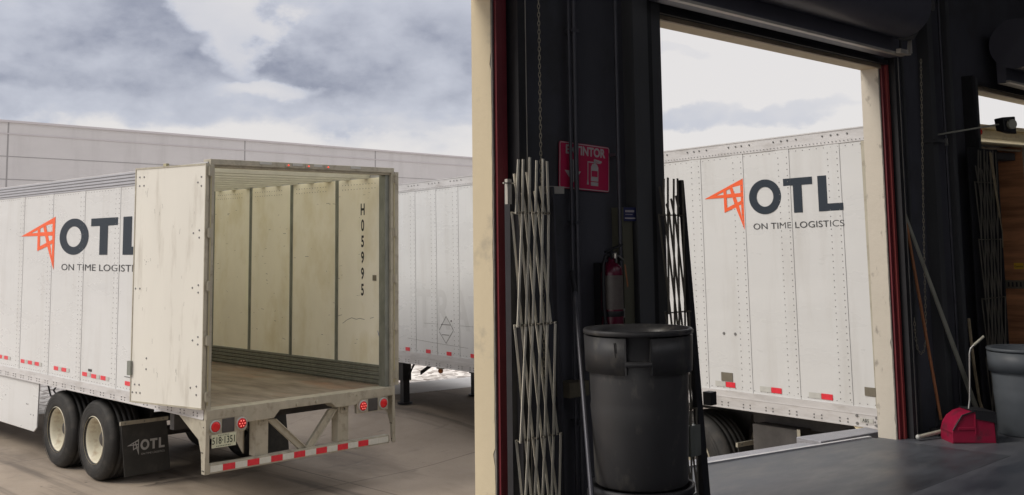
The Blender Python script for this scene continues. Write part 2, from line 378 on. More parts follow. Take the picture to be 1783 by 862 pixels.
# ------------------------------------------------------------------ ground
def ss(t): t = max(0, min(1, t)); return t * t * (3 - 2 * t)
def gz(x, y): return -1.35 + .33 * ss((y - 9.5) / 4.3) * ss((x - 8.9) / 2.2)
def grid(name, xs, ys, dz, m, inside=None):
    mb = MB(m); nx = len(xs)
    vs = [(x, y, gz(x, y) + dz) for y in ys for x in xs]
    fs = [(j * nx + i, j * nx + i + 1, (j + 1) * nx + i + 1, (j + 1) * nx + i) for j in range(len(ys) - 1) for i in range(nx - 1)]
    mb.add(vs, fs, True); return mb.build(name)
xs = [-900, -300, -100, -50] + [-20 + i * .8 for i in range(76)] + [60, 120, 300, 900]
ys = [-300, -60, -20, 0, 4] + [4.6 + i * .6 for i in range(56)] + [60, 120, 300, 900]
tag(grid('gravel_ground', xs, ys, -.07, 'gravel'), kind='structure')
def padedge(x):
    pts = [(-60, 24), (7.7, 19.9), (10.3, 17.2), (11.8, 15.0), (14.5, 14.6), (40, 12.0)]
    for (a, ya), (b, yb) in zip(pts[:-1], pts[1:]):
        if a <= x <= b: return ya + (yb - ya) * (x - a) / (b - a)
def apron(name, m, y0f, y1f, dz, nj=40):
    mb = MB(m); X = [-40, -20, -10, -4] + [i * .5 for i in range(0, 60)] + [32, 40]; vs = []
    for j in range(nj + 1):
        for x in X:
            a, b = y0f(x), y1f(x); y = a + (b - a) * j / nj; vs.append((x, y, gz(x, y) + dz))
    nx = len(X)
    mb.add(vs, [(j * nx + i, j * nx + i + 1, (j + 1) * nx + i + 1, (j + 1) * nx + i) for j in range(nj) for i in range(nx - 1)], True)
    return tag(mb.build(name), kind='structure')
M['strip_pale'] = mat('pale_strip_concrete', (0.75, 0.73, 0.70), 0.85, 0, .06, 3, bump=.1)  # one much paler tone for the strip beyond the apron
apron('concrete_apron', 'concrete', lambda x: 4.2, padedge, 0)
apron('pale_concrete_strip', 'strip_pale', lambda x: padedge(x) + .002, lambda x: padedge(x) + (1.25 if x > 10 else .25), .003, 4)
p = MB('paper'); p.add([(0, 0, 0), (.11, .02, .012), (.12, .09, .004), (.05, .11, .03), (-.01, .07, .008)], [(0, 1, 2, 3, 4)]); p.add([(0, 0, .001), (.06, -.03, .02), (.11, .02, .013)], [(0, 1, 2)])
tag(p.build('paper_scrap', loc=(4.62, 14.3, -1.345)), 'small white paper scrap lying on the concrete apron near the wheels', 'litter')

# ------------------------------------------------------------------ trailers
W = 2.58
def wheel(root, x0, yc, side, r=.505, zc=None):
    """wide single tyre with a deep dished rim; side = -1 when the dish faces -x"""
    zc = r if zc is None else zc; w = .44
    o = empty('wheel', (x0 if side < 0 else x0 + w, yc, zc)); o.parent = root
    s = 1 if side < 0 else -1
    t = MB('rubber'); pr = [(.285, .03), (.30, .008), (.36, .0), (.43, .004), (.475, .02), (.497, .05), (r, .075)]
    for g in (.13, .20, .27, .34): pr += [(r, g - .012), (r - .012, g - .008), (r - .012, g + .008), (r, g + .012)]
    pr += [(r, w - .075), (.497, w - .05), (.475, w - .02), (.43, w - .004), (.36, w), (.30, w - .01), (.285, w - .03)]
    t.lathe([(a * r / .505, b * s) for a, b in pr], axis='x', n=64)
    for k in range(3): t.lathe([(.38 + k * .035, -.001 * s + .0), (.383 + k * .035, -.004 * s), (.386 + k * .035, -.001 * s)], axis='x', n=48)
    t.build('tyre', o)
    q = MB('rim'); q.lathe([(a, b * s) for a, b in [(.300, .004), (.302, .016), (.288, .028), (.272, .04), (.262, .07), (.245, .10), (.240, .19), (.222, .205), (.10, .215), (.095, .21)]], axis='x', n=56)
    q.lathe([(a, b * s) for a, b in [(.296, .000), (.303, .006), (.30, .016)]], axis='x', n=56)
    q.use('darkgrey')
    q.lathe([(.095, .21 * s), (.095, .13 * s), (.075, .115 * s), (.0, .11 * s)], axis='x', n=24)
    for k in range(10):
        a = 2 * PI * k / 10; q.cyl((.207 * s, .142 * math.cos(a), .142 * math.sin(a)), (.18 * s, .142 * math.cos(a), .142 * math.sin(a)), .014, n=6)
    q.use('black')
    for k in range(8):
        a = 2 * PI * (k + .5) / 8; q.cyl((.2135 * s, .185 * math.cos(a), .185 * math.sin(a)), (.2035 * s, .185 * math.cos(a), .185 * math.sin(a)), .02, n=12)
    q.build('rim', o)
    return o

def trailer(name, L, dz, seams, rows_gap, wy, label, rail_h, open_rear=True):
    root = empty(name); tag(root, label, 'semi trailer')
    zb, zp, zt, ztop = 1.08 + dz, 1.08 + dz + rail_h, 3.71 + dz, 3.89 + dz
    if dz: zt = ztop - .135
    fl = 1.185 + dz
    # ---- side skins with seams and rivets
    for side in (-1, 1):
        s = MB('white', 'rivet', 'alu_dark'); x0 = 0 if side < 0 else W - .045
        s.box(x0, x0 + .045, .03, L - .03, zp - .02, zt + .02)
        X = -.0 if side < 0 else W
        sx = -1 if side < 0 else 1
        for sy in seams:
            s.use('white'); s.box(X - (.0035 if side < 0 else 0), X + (0 if side < 0 else .0035), sy - .085, sy + .085, zp, zt)
            s.use('rivet')
            for off in (-rows_gap / 2, rows_gap / 2):
                z = zp + .05
                while z < zt - .03:
                    s.cyl((X + sx * .003, sy + off, z), (X + sx * .0072, sy + off, z), .0062, .0045, n=6); z += .062
            s.use('alu_dark'); s.box(X + sx * .0035 - .0005, X + sx * .0035 + .0005, sy - .0865, sy - .0845, zp, zt)
        s.use('rivet'); y = .06
        while y < min(L, 13):
            for zz in (zp + .028, zt - .03): s.cyl((X, y, zz), (X + sx * .004, y, zz), .005, .004, n=6)
            y += .085
        s.build('side_wall', root)
        # bottom rail
        b = MB('alu', 'rivet'); xa, xb = (-.012, .05) if side < 0 else (W - .05, W + .012)
        b.box(xa, xb, .02, L, zb, zp + .0); b.box(xa - (.004 if side < 0 else 0), xb + (0 if side < 0 else .004), .02, L, zp - .07, zp - .064)
        b.box(xa - (.006 if side < 0 else 0), xb + (0 if side < 0 else .006), .02, L, zb, zb + .012)
        XX = -.012 if side < 0 else W + .012
        b.use('rivet'); y = .15
        while y < min(L, 13):
            for zz in (zb + .03, zb + .06):
                for dy in (0, .09): b.cyl((XX, y + dy, zz), (XX + sx * .006, y + dy, zz), .0085, .007, n=7)
            y += .30
        b.build('bottom_rail', root)
        # top rail
        t = MB('alu' if dz else 'alu_top', 'alu_dark', 'rivet'); t.box(xa + .004, xb, .02, L, zt, ztop)
        if not dz:
            for k in range(4):
                z = zt + .03 + k * .04; t.use('alu_top').box(xa - .004 if side < 0 else xb - .004, xa + .006 if side < 0 else xb + .002, .06, L, z, z + .022)
                t.use('alu_dark').box(xa + .002 if side < 0 else xb - .0, xa + .0035 if side < 0 else xb + .001, .06, L, z - .012, z - .004)
        else:
            t.use('rivet'); y = .12
            for sy in seams:
                for k, dy in enumerate((-.19, -.08, 0, .1)):
                    t.cyl((XX, sy + dy, ztop - .05), (XX + sx * .006, sy + dy, ztop - .05), .010, .008, n=8)
            y = .05
            while y < 12: t.cyl((XX, y, zt + .02), (XX + sx * .003, y, zt + .02), .005, n=6); y += .045
        t.use('alu').box(xa - .002, xb + .002, .02, L, ztop - .012, ztop)
        t.build('top_rail', root)
    # ---- roof, front, floor
    r = MB('roofskin' if not dz else 'alu'); r.box(.05, W - .05, .03, L - .02, ztop - .02, ztop - .006); r.build('roof', root)
    r = MB('alu'); y = .42
    while y < L - .1: r.prism([(.05, y, ztop - .021), (.05, y + .02, ztop - .085), (.05, y + .12, ztop - .085), (.05, y + .14, ztop - .021)], (W - .1, 0, 0)); y += .42
    r.mats = ['galvbow']; r.build('roof_bows', root)
    f = MB('white'); f.box(.0, W, L - .03, L + .02, zb, ztop); f.build('front_wall', root)
    f = MB('floorwood', 'darkgrey'); f.box(.045, W - .045, .16, L - .03, fl - .03, fl)
    f.use('darkgrey'); y = .5
    while y < L - .2: f.box(.05, W - .05, y, y + .05, zb + .005, fl - .031); y += .3
    f.build('floor', root)
    # liner panels
    for side in (-1, 1):
        l = MB('liner' if not dz else 'ply'); xi, xj = (.046, .062) if side < 0 else (W - .062, W - .046)
        l.box(xi, xj, .16 if not dz else .0, L - .03, fl, ztop - .08)
        st = MB('galv')
        for sy in [1.14 + 1.105 * k for k in range(int(L / 1.105) - 1)]:
            st.box(xi - .006, xj + .006, sy - .035, sy + .035, fl + .25, ztop - .075)
            st.box(xi - .010, xj + .010, sy - .008, sy + .008, fl + .25, ztop - .075)
        k = MB('galv')
        for j in range(5):
            z = fl + .004 + j * .05; k.hexa([(xi - .008, .17, z), (xj + .008, .17, z), (xj + .008, L - .04, z), (xi - .008, L - .04, z),
                                          (xi - .022, .17, z + .03), (xj + .022, .17, z + .03), (xj + .022, L - .04, z + .03), (xi - .022, L - .04, z + .03)])
            k.box(xi - .008, xj + .008, .17, L - .04, z + .03, z + .046)
        l.build('inner_lining', root); st.build('lining_strips', root); k.build('kick_plate', root)
    # ---- rear frame
    fr = MB('frame'); fm = 'frame' if not dz else 'headerpaint'
    fr.use(fm)
    if dz:
        fr.box(.02, W + .12, -.02, .14, ztop - .035, ztop - .006)
        fr.prism([(.25, -.10, ztop - .10), (.25, -.10, ztop - .085), (.25, .03, ztop - .005), (.25, .03, ztop - .10)], (W, 0, 0)); fr.box(.25, W + .25, .03, .05, ztop - .0, ztop + .07); fr.box(.25, W + .25, -.03, .05, ztop + .07, ztop + .11)  # lower beam face tilted upward so that it catches sky light
        fr.use('darkgrey').box(.1, W - .1, .05, .2, ztop - .24, ztop - .16); fr.use('header').box(.3, W - .1, -.02, .02, ztop - .15, ztop - .13)
    else: fr.box(0, W, -.02, .14, ztop - .035, ztop + .03); fr.box(.02, W - .02, .0, .13, ztop - .06, ztop - .035)
    fr.use('frame')
    for xa, xb in ((-.004, .05), (W - (.05 if not dz else .04), W + .004)): fr.box(xa, xb, -.02, .14, zb - .0, ztop - .035)
    fr.use('seal'); 
    for xa, xb in ((.0, .014), (W - .014, W)): fr.box(xa, xb, -.032, -.02, fl + .05, ztop - .05)
    fr.use('galv')
    for xa, xb in ((.051, .075), (W - .115, W - .051))[:2 if not dz else 1]: fr.box(xa, xb, .02, .15, fl, ztop - .06)
    fr.use('frame')
    # sill: outline with raised middle bottom
    zs = fl
    sill = [(0, zs), (0, zs - .105), (.43, zs - .105), (.50, zs - .18), (.84, zs - .18), (.92, zs - .095), (1.62, zs - .095), (1.70, zs - .16), (1.98, zs - .16), (2.04, zs - .105), (W, zs - .105), (W, zs)]
    fr.prism([(x, -.03, z) for x, z in sill], (0, .19, 0))
    for x in (.34, .45, 1.15, 1.42, 1.9, 2.0): fr.cyl((x, -.03, zs - .045), (x, -.038, zs - .045), .012, n=10)
    fr.cyl((1.15, -.05, zs - .06), (1.15, -.03, zs - .06), .022, n=10); fr.cyl((1.42, -.05, zs - .06), (1.42, -.03, zs - .06), .022, n=10)
    bevel(fr.build('rear_frame', root), .004)
    return root, dict(zb=zb, zp=zp, zt=zt, ztop=ztop, fl=fl, L=L)

M['galvbow'] = mat('roof_bow_steel', (0.62, 0.62, 0.55), 0.5, .1, .08, 6)

def hinge_set(root, zs, xs=(0, W)):
    for x in xs:
        sx = -1 if x == 0 else 1
        for z in zs:
            h = MB('frame'); h.cyl((x + sx * .012, -.035, z - .055), (x + sx * .012, -.035, z + .055), .014, n=12)
            h.box(x - .004 if sx > 0 else x - .03, x + .03 if sx > 0 else x + .004, -.05, -.02, z - .045, z + .045); h.box(x - .02, x + .02, -.034, -.02, z - .05, z + .05)
            h.build('hinge', root)

def rear_guard(root, fl):
    g = MB('frame')
    g.box(.03, W - .08, -.02, .06, .505, .515); g.box(.03, W - .08, -.02, -.012, .515, .60); g.box(.03, W - .08, -.012, .06, .595, .605)
    for xa, xb in ((.64, .80), (1.76, 1.91)):
        g.box(xa, xb, .02, .028, .60, fl - .10); g.box(xa, xa + .01, .028, .16, .60, fl - .1); g.box(xb - .01, xb, .028, .16, .60, fl - .1)
        g.box(xa + .03, xb - .03, .008, .02, fl - .24, fl - .15)
        for x in (xa + .07, xb - .07): g.cyl((x, .008, fl - .195), (x, -.004, fl - .195), .018, n=8)
    def brace(x0, z0, x1, z1, w=.055):
        g.prism([(x0 - w, .03, z0), (x0 + w, .03, z0), (x1 + w, .03, z1), (x1 - w, .03, z1)], (0, .05, 0))
        g.prism([(x0 + w - .02, .015, z0), (x0 + w, .015, z0), (x1 + w, .015, z1), (x1 + w - .02, .015, z1)], (0, .015, 0))
    brace(.85, fl - .2, 1.28, .60); brace(1.70, fl - .18, 1.36, .60)
    g.prism([(.58, .2, fl - .12), (.58, .75, fl - .12), (.58, .2, .62)], (.02, 0, 0))
    bevel(g.build('rear_guard', root), .003)
    t = MB('red_tape', 'white_tape'); n = 16; xs0, xs1 = .06, W - .1
    for i in range(n):
        t.use('white_tape' if i % 2 == 0 or i == 15 else 'red_tape'); a = xs0 + (xs1 - xs0) * i / n; b = xs0 + (xs1 - xs0) * (i + 1) / n
        t.box(a, b - .002, -.0235, -.02, .522, .588)
    t.build('reflective_stripe', root)

def lamp(root, x, z, led):
    m = MB('faint_tape'); m.lathe([(.066, -.004), (.070, -.012), (.058, -.02), (.056, -.008)], n=32)
    m.use('lamp_red'); m.lathe([(.057, -.008), (.052, -.02), (.03, -.026), (0, -.027)], n=32)
    if led:
        m.use('lamp_led')
        for k in range(7):
            a = 2 * PI * k / 6; rr = 0 if k == 6 else .032; m.ball((rr * math.cos(a), rr * math.sin(a), -.024), .008, 8)
    o = m.build('tail_light', root); o.rotation_euler = (-PI / 2, 0, 0); o.location = (x, -.028, z)
    return o

def mudflap(root, y, x0=.06, logo=True):
    f = MB('flap'); f.hexa([(x0 + .05, y - .03, .13), (x0 + .66, y - .02, .135), (x0 + .66, y - .012, .135), (x0 + .05, y - .022, .13), (x0, y, .80), (x0 + .60, y, .80), (x0 + .60, y + .008, .80), (x0, y + .008, .80)])
    f.use('frame').box(x0 - .01, x0 + .62, y - .008, y + .018, .755, .80)
    f.use('black').box(x0 + .25, x0 + .9, y + .02, y + .07, .74, .80)
    for k in (.05, .3, .55): f.use('galv').cyl((x0 + k, y - .014, .778), (x0 + k, y - .008, .778), .01, n=8)
    o = f.build('mud_flap', root)
    if logo:
        m = MB('flapmark'); mark((m, m, m), (x0 + .075, y - .026, .37), (1, 0, 0), (0, .04, 1), .275, .36)
        m.build('printed_mark', o)
    return o

def running_gear(root, wy, zb, r=.505):
    for y in wy:
        wheel(root, .04, y, -1, r); wheel(root, W - .48, y, 1, r)
        a = MB('darkgrey'); a.cyl((.3, y, r), (W - .3, y, r), .065, n=14); a.build('axle', root)
    y0, y1 = min(wy) - .75, max(wy) + .9
    s = MB('darkgrey')
    for x in (.62, W - .74):
        s.box(x, x + .12, y0, y1, zb - .16, zb + .0)
        for y in wy: s.prism([(x + .03, y - .35, zb - .16), (x + .03, y + .05, zb - .16), (x + .03, y - .08, .46), (x + .03, y - .22, .46)], (.05, 0, 0)); s.cyl((x + .06, y + .12, .62), (x + .06, y + .12, zb - .14), .07, n=14)
    for y in (y0, (y0 + y1) / 2, y1 - .1): s.box(.62, W - .62, y, y + .1, zb - .14, zb - .03)
    s.cyl((.75, max(wy) + .45, .82), (1.4, max(wy) + .45, .82), .13, n=18)
    s.build('suspension', root)

# ---- TRAILER A : open rear
seamsA = [1.24 + 1.075 * k for k in range(13)]
A, da = trailer('semi_trailer', 15.9, 0, seamsA, .10, (2.95, 4.15), 'white box trailer with its rear doors swung open, empty inside, parked on the apron', .14)
A.location = (5.87, 10.76, -1.35)
hinge_set(A, (3.78, 3.1, 2.52, 1.93, 1.33))
# open doors
def door(side):
    rt = empty('rear_door', (0 if side < 0 else W, -.035, 0)); rt.parent = A
    rt.rotation_euler = (0, 0, math.radians(-12.5) * side)
    s = -1 if side < 0 else 1
    # local: door runs along +y from hinge, inner face looks outwards
    d = MB('door_in'); xo, xi = (-.052, -.012) if side < 0 else (.012, .052)
    z0, z1 = 1.215, 3.85
    d.box(xo, xi, .03, 1.215, z0, z1)
    X = xo if side < 0 else xi
    e = MB('frame')
    for a, b, c, dd in ((.02, 1.23, z0 - .018, z0), (.02, 1.23, z1, z1 + .018), (.02, .03, z0, z1), (1.215, 1.23, z0, z1)):
        e.box(xo - .006, xi + .006, a, b, c, dd)
    e.build('door_edge', rt)
    bo = d; bo.use('rivet')
    def bolt(y, z):
        y *= .96; bo.cyl((X, y, z), (X + s * .006, y, z), .012, .009, n=8)
    for y, z in ((.16, 3.66), (.10, 3.72), (.10, 3.62), (1.12, 3.76), (1.2, 3.76), (1.12, 3.66), (1.2, 3.66), (.22, 3.10), (.12, 3.13), (.12, 3.05), (1.15, 2.48), (1.23, 2.48), (.22, 2.50), (.12, 2.53), (.12, 2.45), (.2, 1.93), (.11, 1.97), (.11, 1.89),
                 (1.0, 1.70), (1.0, 1.58), (1.2, 1.40), (1.12, 1.40), (1.24, 1.31), (1.17, 1.31), (1.1, 1.31), (.12, 1.44), (.22, 1.42), (.12, 1.35)): bolt(y, z)
    sp = d; sp.use('scrawl'); rr = random.Random(3)
    for k in range(26):
        y, z, l = rr.uniform(.15, 1.15), rr.uniform(1.4, 3.6), rr.uniform(.01, .07)
        a = rr.uniform(-.5, .5); w = .0025
        sp.quad((X + s * .001, y, z), (X + s * .001, y + w, z + w * .5), (X + s * .001, y + w + l * a * .5, z + l), (X + s * .001, y + l * a * .5, z + l))
    for k in range(14):
        y, z = .98 + rr.uniform(-.06, .05), 2.80 + rr.uniform(-.05, .05); q = rr.uniform(.004, .012)
        sp.quad((X + s * .001, y, z), (X + s * .001, y + q, z + .003), (X + s * .001, y + q * 1.3, z + q), (X + s * .001, y + .002, z + q * .8))
    d.build('door_panel', rt)
    h = MB('galv'); h.box(xo - .03, xi + .02, 1.20, 1.26, 1.50, 1.66); h.build('door_catch', rt)
    h = MB('frame')
    for y in (.35, .95): h.cyl((xi + .03 if side < 0 else xo - .03, y, z0 + .05), (xi + .03 if side < 0 else xo - .03, y, z1 - .05), .014, n=8)
    h.build('lock_rod', rt)
    return rt
door(-1); door(1)
rear_guard(A, da['fl'])
# lamp boxes
for xa, xb in ((.03, .50), (2.0, 2.47)):
    b = MB('frame'); b.prism([(xa, -.026, .915), (xb if xa > 1 else xb - .03, -.026, .915), (xb, -.026, .95), (xb, -.026, 1.085), (xa, -.026, 1.085)], (0, .05, 0))
    b.use('darkgrey').box(xa + .16 if xa < 1 else xa + .17, xa + .31 if xa < 1 else xa + .31, -.034, -.026, .925, 1.075)
    for dx in (.175, .295):
        for z in (.94, 1.06): b.cyl((xa + dx, -.038, z), (xa + dx, -.034, z), .006, n=6)
    bevel(b.build('lamp_box', A), .003)
for x, led in ((.105, False), (.425, True), (2.085, True), (2.395, False)): lamp(A, x, 1.0, led)
pl = MB('plate'); pl.box(.065, .36, -.034, -.030, .775, .915); pl.use('frame').box(.05, .375, -.0295, -.026, .88, .925)
pl = bevel(pl.build('licence_plate', A), .002)
pt = MB('plate_ink'); put_text(pt, '518·1351', .105, (.2125, -.0355, .815), (1, 0, 0), (0, 0, 1), bold=.0012, align='CENTER', sx=.74)
for k in range(9): pt.box(.12 + k * .02, .132 + k * .02, -.0352, -.0345, .787, .796)
for k in range(7): pt.box(.14 + k * .02, .151 + k * .02, -.0352, -.0345, .899, .906)
pt.build('plate_number', pl)
# side gussets
for x in (-.006, W - .002):
    g = MB('frame'); g.prism([(x, .60, 1.085), (x, -.02, 1.085), (x, -.03, .505), (x, .05, .505), (x, .07, .72), (x, .13, .86)], (.009, 0, 0))
    g.prism([(x, -.03, 1.08), (x + (.045 if x < 1 else -.035), -.03, 1.08), (x + (.045 if x < 1 else -.035), -.03, .505), (x, -.03, .505)], (0, .008, 0))
    for y, z in ((0.03, .73), (.06, .73), (.0, .54), (.03, .54), (.02, 1.0)): g.use('black').cyl((x - .003, y, z), (x + .012, y, z), .008, n=8)
    g.build('corner_bracket', A)
running_gear(A, (2.95, 4.15), da['zb'])
mudflap(A, 2.28, .10); mudflap(A, 2.28, W - .66 - .06, False)
cb = MB('darkgrey'); cb.box(.1, W - .1, .9, 1.0, .86, 1.05); cb.box(.2, .28, .16, 1.0, 1.0, 1.07); cb.box(2.3, 2.38, .16, 1.0, 1.0, 1.07); cb.build('cross_member', A)
ml = []
for x in (1.0, 1.28, 1.56):
    m = MB('marker'); m.ball((0, 0, 0), .009, 8, (1.2, .7, 1)); m.use('frame').box(-.04, .04, .004, .012, -.018, .018); m.build('marker_light', A, (x, -.034, 3.888))
for x0, x1 in ((.62, .78), (1.06, 1.2), (1.36, 1.48), (1.9, 2.05)): m = MB('faint_tape'); m.box(x0, x1, -.0235, -.02, 3.885, 3.915); m.build('header_tape', A)
# stencil number on the inner right lining
st = MB('stencil'); X = W - .0635
for k, ch in enumerate('H05995'):
    z = 3.40 - .118 * 0 - k * .208 - .05
    put_text(st, ch, .205, (X, .565 + .0, z - .01), (0, -1, 0), (0, 0, 1), bold=.006, align='CENTER', sx=.66)
st.build('stencilled_number', A)
sc_ = MB('scrawl'); rr = random.Random(11)
for k in range(90):
    y, z, l = rr.uniform(.25, 4.4), rr.uniform(1.6, 3.7), rr.uniform(.01, .10) * rr.random() + .01
    w = rr.uniform(.002, .005); t = rr.uniform(-.25, .25)
    sc_.quad((X, y, z), (X, y + l, z + l * t), (X, y + l, z + l * t + w), (X, y, z + w))
def curve_strip(mb, pts, w, f):
    for (a, b), (c, d) in zip(pts[:-1], pts[1:]): mb.quad(f(a, b - w), f(c, d - w), f(c, d + w), f(a, b + w))
curve_strip(sc_, [(1.0, 1.92), (.9, 1.97), (.8, 2.0), (.7, 1.985), (.62, 2.0), (.52, 1.99)], .003, lambda a, b: (X, a, b))
for r0 in range(2):
    for k in range(12):
        for q in range(4):
            y = .3 + q * 1.105 + k * .065
            if y < 4.6: sc_.cyl((X + .001, y, 3.68 + r0 * .06), (X - .0015, y, 3.68 + r0 * .06), .006, n=5)
sc_.use('blue_line'); curve_strip(sc_, [(.24, 1.86), (.215, 1.80), (.20, 1.72)], .012, lambda a, b: (X, a, b))
so_ = sc_.build('wall_scuffs', A); merge_into([c for c in A.children if c.name.startswith('inner_lining')][-1], so_)
g = MB('etrack'); g.box(X - .008, X, .27, .34, 2.49, 2.56); g.build('wall_bracket', A)
# tapes on the side
for y, z in [(6.22, 1.345), (5.98, 1.345), (5.32, 1.34), (5.04, 1.34), (4.78, 1.34), (4.1, 1.33), (3.83, 1.33), (3.16, 1.325), (2.88, 1.32), (2.6, 1.32), (1.9, 1.31), (7.2, 1.35), (7.5, 1.35), (8.4, 1.35), (8.8, 1.35)]:
    t = MB('red_tape'); t.box(-.006, -.0037, y - .075, y + .075, z - .025, z + .025); t.use('faint_tape').box(-.0056, -.0037, y - .17, y - .078, z - .025, z + .025); t.build('reflective_tape', A)
g = MB('darkgrey'); g.box(-.007, -.003, 2.95, 3.05, 1.37, 1.40); g.build('side_plate', A); g = MB('darkgrey'); g.box(-.007, -.003, 1.75, 2.0, 1.385, 1.39); g.build('side_plate', A)
# logo
wing, let, sml = MB('orange'), MB('navy'), MB('textgrey')
mark((wing, let, sml), (-.0040, 5.56, 2.655), (0, -1, 0), (0, 0, 1), 2.25, 1.35)
wing.build('wing_emblem', A); let.build('company_letters', A); sml.build('company_subtitle', A)
# skirt
sk = MB('white'); ys = 4.78
sk.prism([(.02, ys + .1, .395), (.02, 12.5, .395), (.02, 12.5, 1.09), (.02, ys - .04, 1.09), (.02, ys, .46)], (.02, 0, 0)); sk.use('rivet')
for y, z in ((5.12, .75), (5.17, .75), (5.0, .62), (4.9, .62), (6.0, .8)): sk.cyl((.02, y, z), (.014, y, z), .008, n=6)
bevel(sk.build('side_skirt', A), .004)
hs = MB('black'); hs.tube([(.3, 4.7, 1.07), (.15, 4.55, .98), (.12, 4.35, .93), (.2, 4.2, .93), (.25, 4.35, 1.0), (.35, 4.6, .96), (.8, 4.5, 1.0)], .012, 6)
hs.tube([(.2, 4.9, 1.05), (.14, 4.62, .90), (.2, 4.45, .88), (.3, 4.6, .95), (.25, 3.9, 1.0), (.3, 3.2, 1.02)], .012, 6); hs.build('air_hose', A)
for x in (.55, W - .7): lg = MB('black'); lg.box(x, x + .12, 12.9, 13.02, .05, 1.08); lg.box(x - .04, x + .16, 12.85, 13.07, .0, .05); lg.build('landing_leg', A)
for y, z in ((1.0, 3.93), (1.7, 3.915)): rv = MB('seal'); rv.box(-.02, .02, y, y + .07, 3.892, z); rv.build('top_catch', A)

# ---- TRAILER B : docked at door 3, seen through both openings
seamsB = [.47 + .612 * k for k in range(20)]
B, db = trailer('semi_trailer', 12.6, .09, seamsB, .11, (2.6, 3.85), 'long white box trailer backed up to the third dock door, side seen through two openings', .185)
aB, tB = math.atan(.145), math.radians(.69)
Yl = Vector((math.sin(aB) * math.cos(tB), math.cos(aB) * math.cos(tB), -math.sin(tB))); Xl = Vector((math.cos(aB), -math.sin(aB), 0)); Zl = Xl.cross(Yl)
B.matrix_world = Matrix.Translation((9.437, 4.70, -1.315)) @ Matrix((Xl * 1.05, Yl, Zl)).transposed().to_4x4()
running_gear(B, (2.6, 3.85), db['zb'], .52)
mudflap(B, 1.95, .1, False)
g = MB('darkgrey'); g.box(.12, .5, 1.15, 1.75, .72, 1.02); g.box(.3, .42, .2, 1.9, 1.0, 1.15); g.box(W - .5, W - .38, .2, 1.9, 1.0, 1.15); g.box(.1, W - .1, .5, .6, .95, 1.1); g.box(.12, .2, .3, 1.15, .86, .94)
g.use('frame').box(.115, .118, 1.13, 1.17, .60, 1.03); g.build('slider_frame', B)
g = MB('headerpaint'); g.prism([(-.004, .40, 1.17), (-.004, -.02, 1.17), (-.004, -.02, .60), (-.004, .08, .60), (-.004, .1, .9)], (.02, 0, 0)); g.build('corner_bracket', B)
g = MB('amber'); g.box(-.012, 0, .12, .26, 1.085, 1.125); g.build('side_marker_light', B)
g = MB('frame'); g.box(.03, W - .05, -.02, .06, .52, .60)
for x in (.58, 1.74): g.box(x, x + .2, 0, .12, .60, 1.12)
g.build('rear_guard', B)
for y, z in [(1.92, 1.416), (1.304, 1.412), (.686, 1.408), (8.603, 1.39), (7.99, 1.39), (7.412, 1.391), (6.778, 1.399), (2.53, 1.415), (3.14, 1.415), (9.2, 1.39)]:
    t = MB('red_tape'); t.box(-.0065, -.0037, y - .07, y + .06, z - .027, z + .027)
    if y < 4: t.use('faint_tape').box(-.0058, -.0037, y + .065, y + .21, z - .027, z + .027)
    t.build('reflective_tape', B)
g = MB('etrack'); g.box(-.007, -.003, 1.88, 2.04, 1.45, 1.54); g.build('side_plate', B); g = MB('etrack'); g.box(-.007, -.003, .13, .25, 1.46, 1.54); g.build('side_plate', B)
for y in (1.98, 1.82): g = MB('rivet'); g.cyl((0, y, 1.95), (-.006, y, 1.95), .016, n=8); g.build('bolt', B)
g = MB('faint_tape'); g.box(-.0165, -.0125, .17, .31, 1.215, 1.255); gp = g.build('abs_plate', B)
g = MB('stencil'); put_text(g, 'ABS', .042, (-.0175, .285, 1.220), (0, -1, 0), (0, 0, 1), bold=.0006); g.build('plate_lettering', gp)
g = MB('rivet')
for y in (.13, .345):
    for z in (1.20, 1.27): g.cyl((-.012, y, z), (-.02, y, z), .014, n=8)
g.build('side_bolts', B)
wing, let, sml = MB('orange'), MB('navy'), MB('textgrey')
mark((wing, let, sml), (-.0040, 2.18, 3.042), (0, -1, 0), (0, 0, 1), 1, 1)
wing.build('wing_emblem', B); let.build('company_letters', B); sml.build('company_subtitle', B)
g = MB('scrawl'); f = lambda y, z: (-.0040, y, z)
def line(mb, a, b, w=.008):
    a, b = Vector(f(*a)), Vector(f(*b)); d = (b - a).normalized(); nn = Vector((0, -d.z, d.y)) * w / 2; mb.quad(a - nn, b - nn, b + nn, a + nn)
for a, b in [((7.478, 1.932), (7.674, 1.721)), ((7.478, 1.932), (7.28, 1.739)), ((7.674, 1.70), (7.487, 1.537)), ((7.28, 1.739), (7.487, 1.537)), ((7.62, 1.81), (7.36, 1.81)), ((7.60, 1.66), (7.40, 1.66))]: line(g, a, b)
g.ball((-.004, 7.34, 1.87), .012, 6)
for a, b in [((8.6, 1.56), (7.9, 1.53)), ((7.9, 1.53), (6.9, 1.50)), ((8.1, 1.81), (7.7, 1.81)), ((7.1, 1.81), (6.7, 1.81))]: line(g, a, b, .003)
g.build('placard_outline', B)
gh = MB('ghost')
for ch, yy in (('T', 8.30), ('R', 7.80), ('A', 7.32)): put_text(gh, ch, .80, (-.0008, yy, 1.76), (0, -1, 0), (0, 0, 1), bold=.02, sx=.85)
gh.build('faded_lettering', B)
